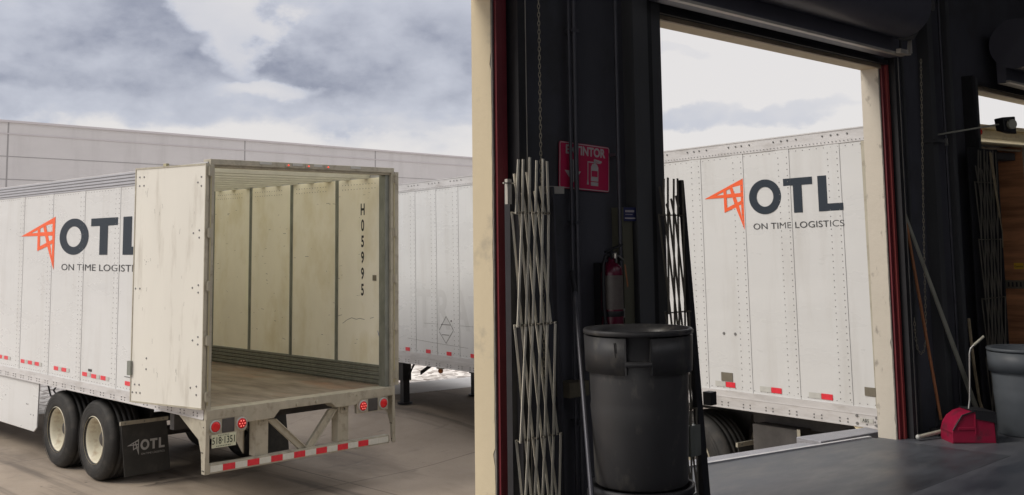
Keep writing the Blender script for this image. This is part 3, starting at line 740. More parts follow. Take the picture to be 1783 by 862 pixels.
# landing legs
for x in (.37, W - .87):
    lz = .42
    l = MB('black'); l.box(x, x + .15, 9.42, 9.57, .80, 1.17); l.box(x + .02, x + .13, 9.44, 9.55, lz + .03, .80); l.cyl((x + .075, 9.495, lz), (x + .075, 9.495, lz + .03), .12, n=18)
    l.prism([(x + .07, 9.57, .80), (x + .07, 9.57, .86), (x + .07, 9.95, 1.17), (x + .07, 9.90, 1.17)], (.03, 0, 0))
    l.prism([(x + .07, 9.42, .80), (x + .07, 9.42, .86), (x + .07, 9.10, 1.17), (x + .07, 9.16, 1.17)], (.03, 0, 0)); l.build('landing_leg', B)
l = MB('black'); l.box(.7, W - .7, 9.3, 9.36, 1.08, 1.16)
for k in range(1): l.prism([(.75, 9.5, .86), (.75, 9.5, .92), (1.3, 9.5, 1.17), (1.22, 9.5, 1.17)], (0, .03, 0))
l.build('leg_brace', B)
l = MB('amber'); l.ball((0, 0, 0), .05, 12, (.7, 1, .8)); l.use('frame').box(-.03, .03, -.07, .07, .03, .05); l.build('hanging_marker_light', B, (.12, 7.85, 1.10))
# inside trailer B
g = MB('etrack'); X = W - .064; g.box(X - .02, X, .03, 6, 2.36, 2.45); g.use('black')
y = .05
while y < 2.5: g.box(X - .0215, X - .0195, y, y + .018, 2.38, 2.43); y += .045
g.build('load_track', B)
g = MB('yellow'); g.box(X - .004, X, .07, .175, 2.57, 2.635); yt = g.build('yellow_tag', B)
g = MB('stencil'); put_text(g, 'Gemini', .034, (X - .005, .170, 2.588), (0, -1, 0), (0, 0, 1), bold=.0004); g.build('tag_handwriting', yt)
for m in range(2):
    mk = MB('marker'); mk.mats = ['lamp_red']; mk.ball((0, 0, 0), .05, 12, (1.3, .5, .8)); mk.build('marker_light', B, (1.35 + m * .42, .02, db['ztop'] + .035))

# ------------------------------------------------------------------ far building
fb = empty('warehouse_block', (20.69, 60, -1.36), math.atan(.1), 'long pale grey warehouse with panel joints and flat parapet behind the trailers', 'building')
f = MB('facade'); f.box(-60, 95, 0, 30, 0, 9.80); f.build('wall', fb)
f = MB('cap'); f.box(-60.05, 95.05, -.08, .4, 9.80, 9.92); f.box(-60, 95, -.035, .0, 9.16, 9.22); f.build('parapet_cap', fb)
f = MB('joint')
for x in (-44, -29, -14.8, 0, 15.45, 27.0, 38.7, 50.4, 62, 74): f.box(x - .04, x + .04, -.012, -.002, 0, 9.80)
for z in (7.95, 6.71, 5.0, 3.2): f.box(-60, 95, -.011, -.003, z - .02, z + .02)
f.build('panel_joint', fb)

# ------------------------------------------------------------------ warehouse we stand in
wh = empty('dock_warehouse', (0, 4.1, 0), 0, 'dark warehouse interior wall with cream door jambs between the dock openings', 'building')
def wpart(mb, name): 
    o = mb.build(name, wh); o.location = (0, -4.1, 0); return o
Y0, Y1 = 4.10, 4.245; TOP = 3.02; RF = 6.2
doors = [(-3.55, -.52), (.87, 3.90), (5.29, 8.32), (10.16, 13.2)]  # first opening lies out of view, added to admit daylight
w = MB('wall_in')
prev = -5.5
for a, b in doors: w.box(prev, a - .0, Y0, Y1, -.02, TOP); prev = b
w.box(prev, 24, Y0, Y1, -.02, TOP); w.box(-5.5, 24, Y0, Y1, TOP, RF)
wpart(w, 'dock_wall')
w = MB('dockface'); w.box(-5.7, 24, 3.9, Y1 + .0, -1.6, -.025); w.box(-5.7, 24.2, Y1 + .001, Y1 + .05, TOP + .6, RF + .6); wpart(w, 'dock_face')
w = MB('room'); w.box(-5.7, -5.5, -12, -8, -.02, RF); w.box(-5.7, -5.5, 3.2, Y1, -.02, RF); w.box(-5.7, -5.5, -8, 3.2, 4.4, RF); w.box(24, 24.2, -12, Y1, -.02, RF); w.box(-5.7, 24, -12.2, -12, -.02, RF); wpart(w, 'side_walls')  # unseen left wall has a wide gap added to light the interior
w = MB('room'); w.box(-5.7, 24.2, -.9, Y1 + .05, RF, RF + .2); w.box(-5.7, 24.2, -12.2, -9, RF, RF + .2)
for xa, xb in ((-5.7, -3.0), (-.6, 1.6), (4.0, 6.2), (8.6, 10.8), (13.2, 24.2)): w.box(xa, xb, -9, -.9, RF, RF + .2); wpart(w, 'roof')  # gaps between the unseen roof strips added to let daylight in
# reveal linings
for i, (a, b) in enumerate(doors):
    for s, x in ((-1, a), (1, b)):
        j = MB('cream2' if i == 2 else 'cream'); x0, x1 = (x - .002, x + .014) if s < 0 else (x - .014, x + .002)
        rr = random.Random(i * 7 + s + 20); n = 60; vs = []; 
        # inner edge chipped along its height
        def prof(z): return .002 + .004 * rr.random() + (.014 * rr.random() if rr.random() < .08 else 0)
        xo = x0 if s > 0 else x1
        zz = [TOP * (0 if k == 0 else 1 if k == n else (k + rr.uniform(-.3, .3)) / n) for k in range(n + 1)]; ed = [Y0 + prof(z) for z in zz]
        for k in range(n):
            j.hexa([(x0, ed[k], zz[k]), (x1, ed[k], zz[k]), (x1, Y1 + .012, zz[k]), (x0, Y1 + .012, zz[k]), (x0, ed[k + 1], zz[k + 1]), (x1, ed[k + 1], zz[k + 1]), (x1, Y1 + .012, zz[k + 1]), (x0, Y1 + .012, zz[k + 1])])
        j.use('jambchip').box(x0 + .003, x1 - .003, Y0 - .003, Y0 + .06, 0, TOP)
        wpart(j, 'door_jamb')
    j = MB('cream', 'header'); j.box(a + .014, b - .014, Y0 + .006, Y1 + .012, TOP - .014, TOP + .002)
    j.use('header').box(a, b, Y0 - .02, Y0 + .004, TOP - .018, TOP + .05); j.use('black').box(a - .05, b + .05, Y0 - .06, Y0 - .021, TOP + .012, TOP + .05)
    wpart(j, 'lintel')
# guides
for x, m1, m2 in ((3.905, 'red_dark', 'black'), (8.325, 'red_guide', 'black'), (13.2, 'red_dark', 'black')):
    g = MB('red_dark'); g.box(x, x + .045, Y0 - .02, Y0 - .001, 0, 3.06)
    if m1 == 'red_guide': g.use(m1).box(x + .045, x + .08, Y0 - .04, Y0 - .001, 0, 3.06)
    else: g.box(x + .0455, x + .075, Y0 - .0205, Y0 - .001, 0, 3.06)
    g.use('black').box(x + .095, x + .15, Y0 - .09, Y0 - .001, 0, 3.1); g.use('bar').box(x + .1505, x + .153, Y0 - .095, Y0 - .09, 0, 3.1)
    wpart(g, 'door_guide')
for x in (5.285, 10.155):
    g = MB('col'); g.box(x - .13, x - .003, Y0 - .07, Y0 - .001, 0, 3.1); g.use('black').box(x - .20, x - .131, Y0 - .10, Y0 - .001, 0, 3.1); wpart(g, 'door_guide')
g = MB('col'); g.box(4.99, 5.07, Y0 - .10, Y0 - .001, 0, RF); g.box(4.96, 5.10, Y0 - .112, Y0 - .1005, 0, RF); wpart(g, 'steel_column')
g = MB('olive'); g.box(4.862, 4.955, Y0 - .075, Y0 - .001, 0, 1.80); g.box(4.853, 4.861, Y0 - .085, Y0 - .001, 0, 1.80); wpart(g, 'steel_channel')
g = MB('col'); g.box(9.05, 9.15, Y0 - .1, Y0 - .001, 0, RF); g.box(9.55, 9.62, Y0 - .06, Y0 - .001, 0, RF); g.box(8.7, 8.74, Y0 - .02, Y0 - .001, 0, RF); wpart(g, 'steel_column')
# conduits
def single(name, mb, label, cat, group=None, loc=None):
    o = mb.build(name, None, loc); tag(o, label, cat, group); return o
g = MB('conduit'); g.cyl((4.490, 4.045, 0), (4.490, 4.045, RF), .014, n=10)
for z in (.6, 1.7, 2.8): g.box(4.460, 4.520, 4.03, 4.098, z, z + .02)
wpart(g, 'conduit')
g = MB('conduit'); g.cyl((4.462, 4.06, 0), (4.462, 4.06, RF), .010, n=10); wpart(g, 'conduit')
g = MB('conduit'); g.cyl((4.845, 4.03, .9), (4.845, 4.03, RF), .012, n=10)
for z in (1.2, 2.1): g.box(4.822, 4.866, 4.03, 4.098, z, z + .02)
wpart(g, 'conduit')
g = MB('conduit'); g.cyl((9.42, 4.05, 0), (9.42, 4.05, RF), .012, n=10); wpart(g, 'conduit')
g = MB('col'); g.box(9.02, 9.2, 3.95, 4.099, 2.42, 2.45); g.use('steel').box(9.19, 9.215, 3.94, 3.96, 2.40, 2.46); wpart(g, 'wall_bracket')
# floor
s = MB('slab'); s.box(-5.7, 24, -12, 4.246, -.024, 0); tag(s.build('warehouse_floor'), kind='structure')

# ---- dock leveler
dl = empty('dock_leveler', (6.8, 4.3, 0), 0, 'steel dock leveler plate at the foot of the middle dock door', 'dock leveler')
def lp(mb, n): o = mb.build(n, dl); o.location = (-6.8, -4.3, 0); return o
def ex(x): return 4.95 - (x - 5.05) * (4.95 - 4.275) / (8.30 - 5.05)
g = MB('lev'); g.hexa([(5.32, 3.2, -.02), (8.25, 3.2, -.02), (8.25, ex(8.25), -.02), (5.32, ex(5.32), -.02), (5.32, 3.2, .001), (8.25, 3.2, .001), (8.25, ex(8.25), .001), (5.32, ex(5.32), .001)]); lp(g, 'deck')
g = MB('edge'); g.hexa([(5.32, ex(5.32), -.03), (8.25, ex(8.25), -.03), (8.25, ex(8.25) + .03, -.03), (5.32, ex(5.32) + .035, -.03), (5.32, ex(5.32), .012), (8.25, ex(8.25), .012), (8.25, ex(8.25) + .03, .012), (5.32, ex(5.32) + .035, .012)]); lp(g, 'edge_bar')
g = MB('tread'); g.hexa([(5.4, ex(5.4) + .037, -.03), (7.75, ex(7.75) + .032, -.03), (7.70, ex(7.7) + .21, -.03), (5.4, ex(5.4) + .21, -.03), (5.4, ex(5.4) + .037, -.004), (7.75, ex(7.75) + .032, -.004), (7.70, ex(7.7) + .21, -.004), (5.4, ex(5.4) + .21, -.004)]); lp(g, 'lip_plate')
g = MB('tread'); g.hexa([(7.78, 4.47, -.10), (8.55, 4.33, -.10), (8.62, 4.52, -.10), (7.83, 4.72, -.10), (7.78, 4.47, .012), (8.55, 4.33, .012), (8.62, 4.52, .012), (7.83, 4.72, .012)]); bevel(lp(g, 'keeper_block'), .006)

# ---- roller shutters
def shutter(name, x0, x1, yc, zc, r, label, bl=.15):
    o = empty(name, (x0, yc, zc), 0, label, 'roller shutter', 'roller shutters above the dock doors'); L = x1 - x0
    m = MB('shutter'); m.cyl((0, 0, 0), (L, 0, 0), r, n=40); m.build('curtain_coil', o)
    m = MB('shutter'); m.box(.05, L + bl, .112, .2, -.36, -.1); m.build('curtain', o)
    m = MB('bar'); m.box(.02, L + bl, .07, .11, -.362, -.342); m.build('bottom_bar', o)
    m = MB('col'); m.box(L, L + .012, -r - .02, .3, -.06, r + .03); m.prism([(L, -.1, -.06), (L, .3, -.06), (L, .3, -.34)], (.012, 0, 0))
    m.cyl((L + .012, 0, -.15), (L + .06, 0, -.15), .11, n=28); m.build('end_bracket', o)
    m = MB('bar'); m.box(L - .02, L + .16, .02, .06, -.36, -.325); m.prism([(L + .10, .0, -.35), (L + .14, .0, -.35), (L + .14, .0, -.22)], (0, .03, 0)); m.build('guide_plate', o)
    return o
shutter('roller_shutter', 5.06, 8.12, 3.78, 3.43, .24, 'large rolled up dark shutter above the middle dock door')
shutter('roller_shutter', 10.45, 13.3, 3.78, 3.43, .24, 'rolled up dark shutter above the dock door at the right edge')

# ---- chains
def chain(path, label, pitch=.024, r=.0026):
    m = MB('chain'); pts = []; 
    for a, b in zip(path[:-1], path[1:]):
        a, b = Vector(a), Vector(b); n = max(1, round((b - a).length / pitch))
        for i in range(n): pts.append((a.lerp(b, i / n), a.lerp(b, (i + 1) / n)))
    for i, (a, b) in enumerate(pts):
        d = (b - a).normalized(); c = (a + b) / 2; u = d.cross(Vector((1, .6, .1))).normalized(); 
        if i % 2: u = d.cross(u).normalized()
        hl, hw = (b - a).length * .68, .0065
        ring = [c + d * hl * sa + u * hw * ca for sa, ca in [(math.sin(t), math.cos(t)) for t in [2 * PI * k / 8 for k in range(8)]]]
        for k in range(8): m.cyl(ring[k], ring[(k + 1) % 8], r, n=4, caps=False)
    return single('pull_chain', m, label, 'chain', 'steel pull chains hanging by the dock doors')
chain([(4.155, 4.0, 4.2), (4.155, 4.0, .85)], 'steel pull chain hanging behind the silver folding gate by the left opening')
cpts = [(8.72, 3.92, 3.1), (8.70, 3.97, 1.6), (8.71, 4.0, .80), (8.66, 4.0, .68), (8.60, 4.0, .655), (8.54, 4.0, .70), (8.515, 4.0, .80), (8.51, 4.0, .95)]
chain(cpts, 'steel pull chain looping above the orange broom handle beside the cream jamb', .032)

# ---- folding gates
def gate(mat_, x_top, x_bot, y, ztop, ncol, label, name='folding_gate', wtop=.22, wbot=.31, zj=(1.755, 1.175, .595, .015), strip=.0165, tops=None, seed=1, posts=True, dx_mid=0):
    o = empty(name, (x_bot[0], y, 0), 0, label, 'folding gate', 'folding scissor gates stacked beside the dock doors')
    rr = random.Random(seed); m = MB(mat_, 'gate_dark'); ox = x_bot[0]
    def X(z, c):
        t = z / ztop; l = x_bot[0] + (x_top[0] - x_bot[0]) * t; r_ = x_bot[1] + (x_top[1] - x_bot[1]) * t; return l + (r_ - l) * c / (ncol - 1) - ox
    jit = [rr.uniform(-.004, .004) for _ in range(ncol)]
    def strip_(c0, z0, c1, z1, layer):
        a = Vector((X(z0, c0), layer, z0)); b = Vector((X(z1, c1), layer, z1))
        # U section strip: flat bar with a returned edge
        d = (b - a).normalized(); s = Vector((d.z, 0, -d.x)) * strip / 2; t = Vector((0, .004, 0)); e = d * .007
        m.use(mat_).hexa([a - e - s, a - e + s, a - e + s + t, a - e - s + t, b + e - s, b + e + s, b + e + s + t, b + e - s + t])
        k = Vector((0, .009, 0)); m.hexa([a - e + s * .72, a - e + s, a - e + s + k, a - e + s * .72 + k, b + e + s * .72, b + e + s, b + e + s + k, b + e + s * .72 + k])
    rows = list(zj)
    lay = lambda base, c, k: base - .0045 * ((c + k) % 2)
    for k in range(len(rows) - 1):      # scissor lattice: every bar shifts one pivot column per row
        for c in range(ncol - 1):
            strip_(c, rows[k + 1], c + 1, rows[k], lay(-.012, c, k)); strip_(c + 1, rows[k + 1], c, rows[k], lay(.016, c, k))
    for c in range(ncol):
        th = ztop - rr.uniform(0, .02)
        strip_(c, rows[0], min(c + rr.uniform(.3, .55), ncol - .8), th, lay(-.012, c, 1))
        if c: strip_(c, rows[0], c - rr.uniform(.4, .6), ztop - rr.uniform(.05, .2), lay(.016, c, 1))
    m.use('gate_dark')
    for z in rows:
        for c in range(ncol): m.cyl((X(z, c), -.022, z), (X(z, c), .018, z), .0042, n=8)
    m.build('lattice', o)
    return o, X
gA, XA = gate('gate', (3.895, 4.13), (3.915, 4.245), 3.95, 2.045, 6, 'silver folding scissor gate stacked upright beside the left opening, nearest the camera', seed=4)
p = MB('black'); p.hexa([(-.03, .02, 0), (.012, .02, 0), (.012, .06, 0), (-.03, .06, 0), (-.03, .02, 1.9), (.0, .02, 1.9), (.0, .06, 1.9), (-.03, .06, 1.9)]); p.build('hinge_post', gA)
p = MB('conduit'); p.hexa([(.345, .0, 0), (.365, .0, 0), (.365, .03, 0), (.345, .03, 0), (.275, .0, 1.9), (.287, .0, 1.9), (.287, .03, 1.9), (.275, .03, 1.9)]); p.build('lead_post', gA)
p = MB('bar'); p.box(.27, .40, .03, .07, 1.865, 1.905); p.build('latch_block', gA)
p = MB('bar'); p.box(-.065, -.035, 0, .02, 1.80, 1.93); p.box(-.09, 0, .0, .01, 1.905, 1.912); p.build('top_pin', gA)
gB, XB = gate('gate_dark', (5.10, 5.30), (5.21, 5.42), 3.93, 1.975, 5, 'dark folding scissor gate leaning against the left jamb of the middle dock door', seed=9, strip=.016)
p = MB('black'); p.hexa([(.22, -.02, 0), (.29, -.02, 0), (.29, .02, 0), (.22, .02, 0), (.088, -.015, 1.97), (.116, -.015, 1.97), (.116, .015, 1.97), (.088, .015, 1.97)])
p.box(.17, .34, -.05, .07, .005, .035); p.box(.29, .35, -.04, .02, .60, .68); bevel(p.build('lead_post', gB), .003)
p = MB('galv'); p.cyl((.12, .0, .42), (.12, .04, .42), .03, n=12); p.box(.10, .2, -.02, .02, .32, .5); p.build('foot_bracket', gB); p = MB('galv'); p.cyl((.13, -.02, .06), (.13, .02, .06), .05, n=18); p.build('caster', gB)
gC, XC = gate('gate_dark', (9.80, 10.22), (9.80, 10.27), 3.95, 2.40, 7, 'black folding scissor gate standing at the left side of the far right dock door', seed=15, zj=(2.1, 1.58, 1.05, .53, .015), strip=.022)
p = MB('black'); p.box(-.06, .48, .038, .048, 0, 2.42); p.box(.48, .51, .0, .048, 0, 2.42); p.build('dark_backing_panel', gC)  # black panel added behind the lattice to keep the gap dark

# ---- sign, label, extinguisher
sg = empty('extinguisher_sign', (4.385, 4.085, 1.905), 0, 'magenta sign reading EXTINTOR with arrow and extinguisher pictogram', 'sign'); sg.rotation_euler = (0, math.radians(2.2), 0)
SW, SH = .435, .268
def rrect(w0, h0, w1, h1, r, n=6):
    pts = []
    for cx, cy, a in ((w1 - r, h0 + r, -PI / 2), (w1 - r, h1 - r, 0), (w0 + r, h1 - r, PI / 2), (w0 + r, h0 + r, PI)):
        for k in range(n + 1): t = a + PI / 2 * k / n; pts.append((cx + r * math.cos(t), cy + r * math.sin(t)))
    return pts
m = MB('sign'); m.prism([(x, 0, z) for x, z in rrect(0, 0, SW, SH, .016)], (0, .003, 0)); m.build('sign_plate', sg)
m = MB('sign_white'); a = rrect(.003, .003, SW - .003, SH - .003, .014); b = rrect(.008, .008, SW - .008, SH - .008, .010); n = len(a)
Yp = -.0012
m.add([(x, Yp, z) for x, z in a] + [(x, Yp, z) for x, z in b], [(i, (i + 1) % n, n + (i + 1) % n, n + i) for i in range(n)], False); m.build('sign_border', sg)
m = MB('sign_white'); put_text(m, 'EXTINTOR', .070, (SW / 2 + .004, Yp, .202), (1, 0, 0), (0, 0, 1), bold=.0026, align='CENTER', sx=1.0); m.build('sign_lettering', sg)
m = MB('sign_white'); P2 = lambda pts: m.add([(x, Yp, z) for x, z in pts], [tuple(range(len(pts)))], False)
P2([(.085, .17), (.085, .105), (.145, .105), (.145, .17)]); P2([(.045, .105), (.115, .035), (.185, .105)]); m.build('arrow_symbol', sg)
m = MB('sign_white')
P2([(.27, .03), (.335, .03), (.335, .052), (.27, .052)]); P2([(.27, .057), (.335, .057), (.335, .083), (.27, .083)])
P2([(.27, .118), (.335, .118), (.335, .14), (.322, .158), (.283, .158), (.27, .14)]); P2([(.27, .083), (.276, .083), (.276, .118), (.27, .118)]); P2([(.329, .083), (.335, .083), (.335, .118), (.329, .118)])
P2([(.245, .163), (.355, .163), (.355, .17), (.245, .17)]); P2([(.310, .175), (.365, .168), (.365, .178), (.30, .188)]); P2([(.24, .055), (.247, .055), (.247, .17), (.24, .17)]); P2([(.235, .035), (.252, .035), (.248, .065), (.239, .065)]); P2([(.295, .158), (.312, .158), (.312, .185), (.295, .185)])
m.build('pictogram', sg)
m = MB('label_blue'); m.box(4.862, 4.975, 4.012, 4.0145, 1.72, 1.80); lb = single('wall_label', m, 'small dark blue printed label on the steel channel above the extinguisher', 'label')
m = MB('sign_white'); m.box(4.87, 4.965, 4.0108, 4.0118, 1.733, 1.74)
for k in range(7): m.box(4.875 + k * .012, 4.884 + k * .012, 4.0108, 4.0118, 1.772, 1.784)
m.box(4.875, 4.94, 4.0108, 4.0118, 1.757, 1.760); m.build('label_print', lb)

ex_ = empty('fire_extinguisher', (4.70, 3.98, .98), 0, 'dark red fire extinguisher hung on the wall under the sign', 'fire extinguisher')
m = MB('ext_red'); m.lathe([(0, 0), (.05, 0), (.062, .012), (.064, .03), (.064, .44), (.058, .475), (.036, .50), (.02, .508), (.02, .53), (0, .53)], n=32); m.build('cylinder', ex_)
m = MB('ext_label'); m.lathe([(.0648, .24), (.0648, .43)], n=24, a0=math.radians(170), a1=math.radians(300)); m.build('printed_label', ex_)
m = MB('black'); m.box(-.018, .018, -.018, .018, .52, .565); m.prism([(-.05, -.008, .556), (.10, -.008, .60), (.10, -.008, .608), (-.05, -.008, .568)], (0, .016, 0)); m.prism([(.0, -.008, .548), (.085, -.008, .515), (.09, -.008, .522), (.0, -.008, .56)], (0, .016, 0)); m.build('valve_handle', ex_)
m = MB('steel'); m.cyl((0, -.02, .54), (0, -.034, .54), .016, n=16); m.box(-.004, .004, -.04, -.034, .50, .56); m.prism([(.05, -.012, .537), (.095, -.012, .512), (.098, -.012, .52), (.055, -.012, .545)], (0, .02, 0)); m.build('gauge', ex_)
m = MB('black'); m.tube([(-.018, 0, .545), (-.06, -.01, .54), (-.085, -.015, .50), (-.09, -.015, .40), (-.088, -.015, .25), (-.085, -.02, .17)], .010, 8); m.cyl((-.085, -.02, .17), (-.085, -.02, .09), .013, .017, n=10); m.build('hose', ex_)
m = MB('black'); m.lathe([(.0655, .20), (.0675, .205), (.0675, .225), (.0655, .23)], n=24); m.box(-.03, .03, .06, .108, .1, .5); m.build('wall_bracket', ex_); m = MB('steel'); m.box(.05, .075, -.03, -.01, .19, .24); m.build('clasp', ex_)
m = MB('orange'); m.mats = ['stick']; m.prism([(.058, -.05, .49), (.066, -.05, .49), (.088, -.05, .37), (.080, -.05, .36)], (0, .003, 0)); m.build('inspection_tag', ex_)

# ---- bins
def bin_(loc, rz, mat_, r1, r0, h, label, dolly):
    o = empty('waste_bin', loc, rz, label, 'waste bin', 'round plastic waste bins')
    m = MB(mat_); hb = h * .735
    m.lathe([(0, .0), (r0 - .012, .0), (r0, .012), (r0 + (r1 - r0) * .74 - .006, hb), (r1 - .05, h - .03), (r1 - .016, h - .004)], n=64)
    m.lathe([(r1 - .018, h - .003), (r1 - .055, h - .03), (r0 + .5 * (r1 - r0), h * .5), (r0 - .01, .02), (0, .02)], n=64)
    m.build('body', o)
    m = MB(mat_); gap = math.radians(27) / 2
    for c in (0, PI):
        m.lathe([(r1 - .022, hb), (r1 + .004, hb - .004), (r1 + .010, h - .03), (r1 - .01, h - .03)], n=40, a0=c + gap, a1=c + PI - gap)
        for sgn in (1, -1):
            a = c + gap * sgn; ca, sa = math.cos(a), math.sin(a); ta, tb = -sa * .004, ca * .004
            pts = [(r1 - .03, hb), (r1 + .004, hb - .004), (r1 + .010, h - .03), (r1 - .03, h - .03)]
            m.prism([(r * ca - ta, r * sa - tb, z) for r, z in pts], (2 * ta, 2 * tb, 0))
    m.build('collar', o)
    m = MB(mat_); m.lathe([(r1 - .016, h - .004), (r1 - .008, h + .003), (r1 + .008, h + .003), (r1 + .014, h - .004), (r1 + .012, h - .020), (r1 + .004, h - .023)], n=64); m.build('rim', o)
    for c in (0, PI):
        m = MB(mat_); m.lathe([(r1 - .025, hb + .035), (r1 + .010, hb + .035), (r1 + .012, hb + .06), (r1 - .02, hb + .062)], n=8, a0=c - gap, a1=c + gap); m.build('handle', o)
    if mat_ == 'can':
        m = MB('black')
        for k, (a, b, c, d) in enumerate([(-.32, -.05, -.31, -.09), (-.31, -.09, -.30, -.12), (-.29, -.05, -.285, -.10)]):
            pa = ((r1 + .0106) * math.cos(a - .12), (r1 + .0106) * math.sin(a - .12), h + b); pb = ((r1 + .0098) * math.cos(c - .12), (r1 + .0098) * math.sin(c - .12), h + d); m.cyl(pa, pb, .0016, n=4)
        m.build('scratch_marks', o)
    return o
cx, cy = 4.262, 3.445
bin_((cx, cy, .41), math.atan2(-cy, -cx), 'can', .262, .230, .755, 'large dark grey round bin on a dolly in front of the extinguisher', True)
d = empty('bin_dolly', (cx, cy, 0), .3, 'black wheeled dolly carrying the large grey bin', 'dolly')
m = MB('black'); m.lathe([(0, .365), (.25, .365), (.262, .38), (.262, .41), (.24, .41), (.235, .392), (0, .392)], n=48); m.box(-.28, .28, -.04, .04, .33, .365); m.box(-.04, .04, -.28, .28, .329, .364); m.build('platform', d)
for a in range(4):
    t = a * PI / 2; x, y = .25 * math.cos(t), .25 * math.sin(t)
    m = MB('black'); m.box(x - .03, x + .03, y - .035, y + .035, .30, .33); m.box(x - .026, x - .02, y - .03, y + .03, .22, .30); m.box(x + .02, x + .026, y - .03, y + .03, .22, .30); m.cyl((x - .018, y, .225), (x + .018, y, .225), .055, n=20); m.build('caster', d)
m = MB('cardboard')
for k in range(5): m.box(-.36, .36, -.34 + k * .145, -.24 + k * .145, .145, .168)
for k in range(3): m.box(-.36 + k * .31, -.26 + k * .31, -.34, .34, .02, .144)
for k in range(3): m.box(-.36, .36, -.34 + k * .29, -.24 + k * .29, 0, .019)
tag(m.build('wooden_pallet', None, (cx, cy, 0)), 'low wooden pallet on the floor under the bin dolly', 'pallet')
bin_((9.24, 3.43, .0), math.atan2(-3.42, -9.2) + .95, 'can_blue', .27, .225, .695, 'blue grey round bin standing on the floor at the right edge', False)

# ---- black pole leaning by the big bin
m = MB('conduit'); a = Vector((3.66, 3.2, .12)); b = Vector((4.36, 4.0, 1.42)); m.cyl((3.745, 3.28, .0), (4.333, 3.93, 1.33), .0125, n=12); m.use('black').cyl((4.333, 3.93, 1.33), (4.372, 3.985, 1.44), .015, n=12)
single('leaning_pole', m, 'thin grey pole leaning between the silver gate and the large bin', 'pole')
m = MB('cardboard'); m.box(-.08, .08, -.05, .05, -.04, .04); single('junction_box', m, 'small dusty box fixed low on the wall left of the large bin', 'box', None, (4.42, 4.04, .80))
# ---- dustpan
dp = empty('lobby_dustpan', (8.43, 3.70, 0), math.radians(-43), 'red long handled dustpan standing on the floor beside the right bin', 'dustpan')
prof = [(0, .012), (0, .08), (.02, .14), (.06, .19), (.12, .225), (.19, .243), (.375, .225), (.385, .0)]
m = MB('pan'); m.prism([(x, 0, z) for x, z in prof], (0, .012, 0)); m.prism([(x, .27, z) for x, z in prof], (0, .012, 0))
for (x0, z0), (x1, z1) in zip(prof[1:5], prof[2:6]): m.hexa([(x0, .012, z0 - .012), (x1, .012, z1 - .012), (x1, .27, z1 - .012), (x0, .27, z0 - .012), (x0, .012, z0), (x1, .012, z1), (x1, .27, z1), (x0, .27, z0)])
m.box(.0, .375, .012, .27, .0, .012); m.box(.0, .012, .012, .27, .012, .09); m.use('black').box(.386, .396, -.01, .29, .0, .215); m.use('pan')
m.box(.05, .20, -.008, 0, .105, .125); m.box(.20, .212, -.008, 0, .07, .22); bevel(m.build('pan', dp), .006)
m = MB('black'); m.hexa([(.18, -.008, .246), (.398, -.008, .226), (.398, .287, .226), (.18, .287, .246), (.18, -.008, .256), (.398, -.008, .236), (.398, .287, .236), (.18, .287, .256)]); m.prism([(.21, -.009, .245), (.395, -.009, .230), (.395, -.009, .150), (.33, -.009, .166), (.215, -.009, .185)], (0, .008, 0)); m.tube([(.0, -.006, .10), (.09, -.006, .215), (.2, -.006, .245)], .006, 6); m.build('lid', dp)
m = MB('steel'); m.tube([(.205, .13, .235), (.222, .13, .32), (.234, .13, .48), (.245, .13, .68), (.256, .13, .715), (.285, .13, .742)], .0085, 10); m.use('plank').tube([(.285, .13, .742), (.385, .13, .812)], .011, 10); m.build('handle', dp); dp.scale = (.88, .8, 1)
# ---- sticks
m = MB('stick'); m.cyl((8.79, 3.95, .115), (8.555, 4.05, 1.75), .0125, n=12); bo_ = empty('broom', (8.81, 3.95, 0), 0, 'broom with orange wooden handle leaning in the corner by the cream jamb', 'broom')
ho = m.build('handle', bo_); ho.location = (-8.81, -3.95, 0)
m = MB('black'); m.box(-.16, .16, -.035, .035, .0, .06); m.tube([(-.12, 0, .06), (-.02, .03, .2)], .005, 6); m.tube([(.12, 0, .06), (-.02, .03, .2)], .005, 6); m.build('head', bo_)
m = MB('plank'); a = Vector((9.49, 3.90, .0)); b = Vector((8.46, 4.05, 1.94)); dd = (b - a).normalized(); s_ = Vector((dd.z, 0, -dd.x)) * .034; t_ = Vector((0, .012, 0))
m.hexa([a - s_, a + s_, a + s_ + t_, a - s_ + t_, b - s_ * .45, b + s_ * .45, b + s_ * .45 + t_, b - s_ * .45 + t_]); single('flat_bar', m, 'long grey flat bar leaning diagonally against the dark pier wall', 'bar')
m = MB('plank'); m.cyl((8.38, 3.95, .03), (8.66, 3.86, .055), .016, n=10); m.use('faint_tape').ball((8.37, 3.953, .03), .020, 10); single('floor_pipe', m, 'short grey pipe with white end lying at the foot of the jamb', 'pipe')
m = MB('strap'); m.tube([(9.4, 3.93, .9), (9.43, 3.92, .5), (9.45, 3.9, .2), (9.46, 3.88, .12)], .014, 6); m.use('paper').cyl((9.46, 3.88, .12), (9.465, 3.875, .10), .022, n=10); single('hanging_strap', m, 'worn tan strap hanging low beside the right bin', 'strap')
m = MB('paper'); m.add([(0, 0, 0), (.03, 0, -.03), (.0, 0, -.06), (-.012, -.01, -.02)], [(0, 1, 2, 3)]); single('wall_tag', m, 'tiny pale paper tag stuck on the wall beside the jamb', 'tag', None, (8.50, 4.05, 1.18))
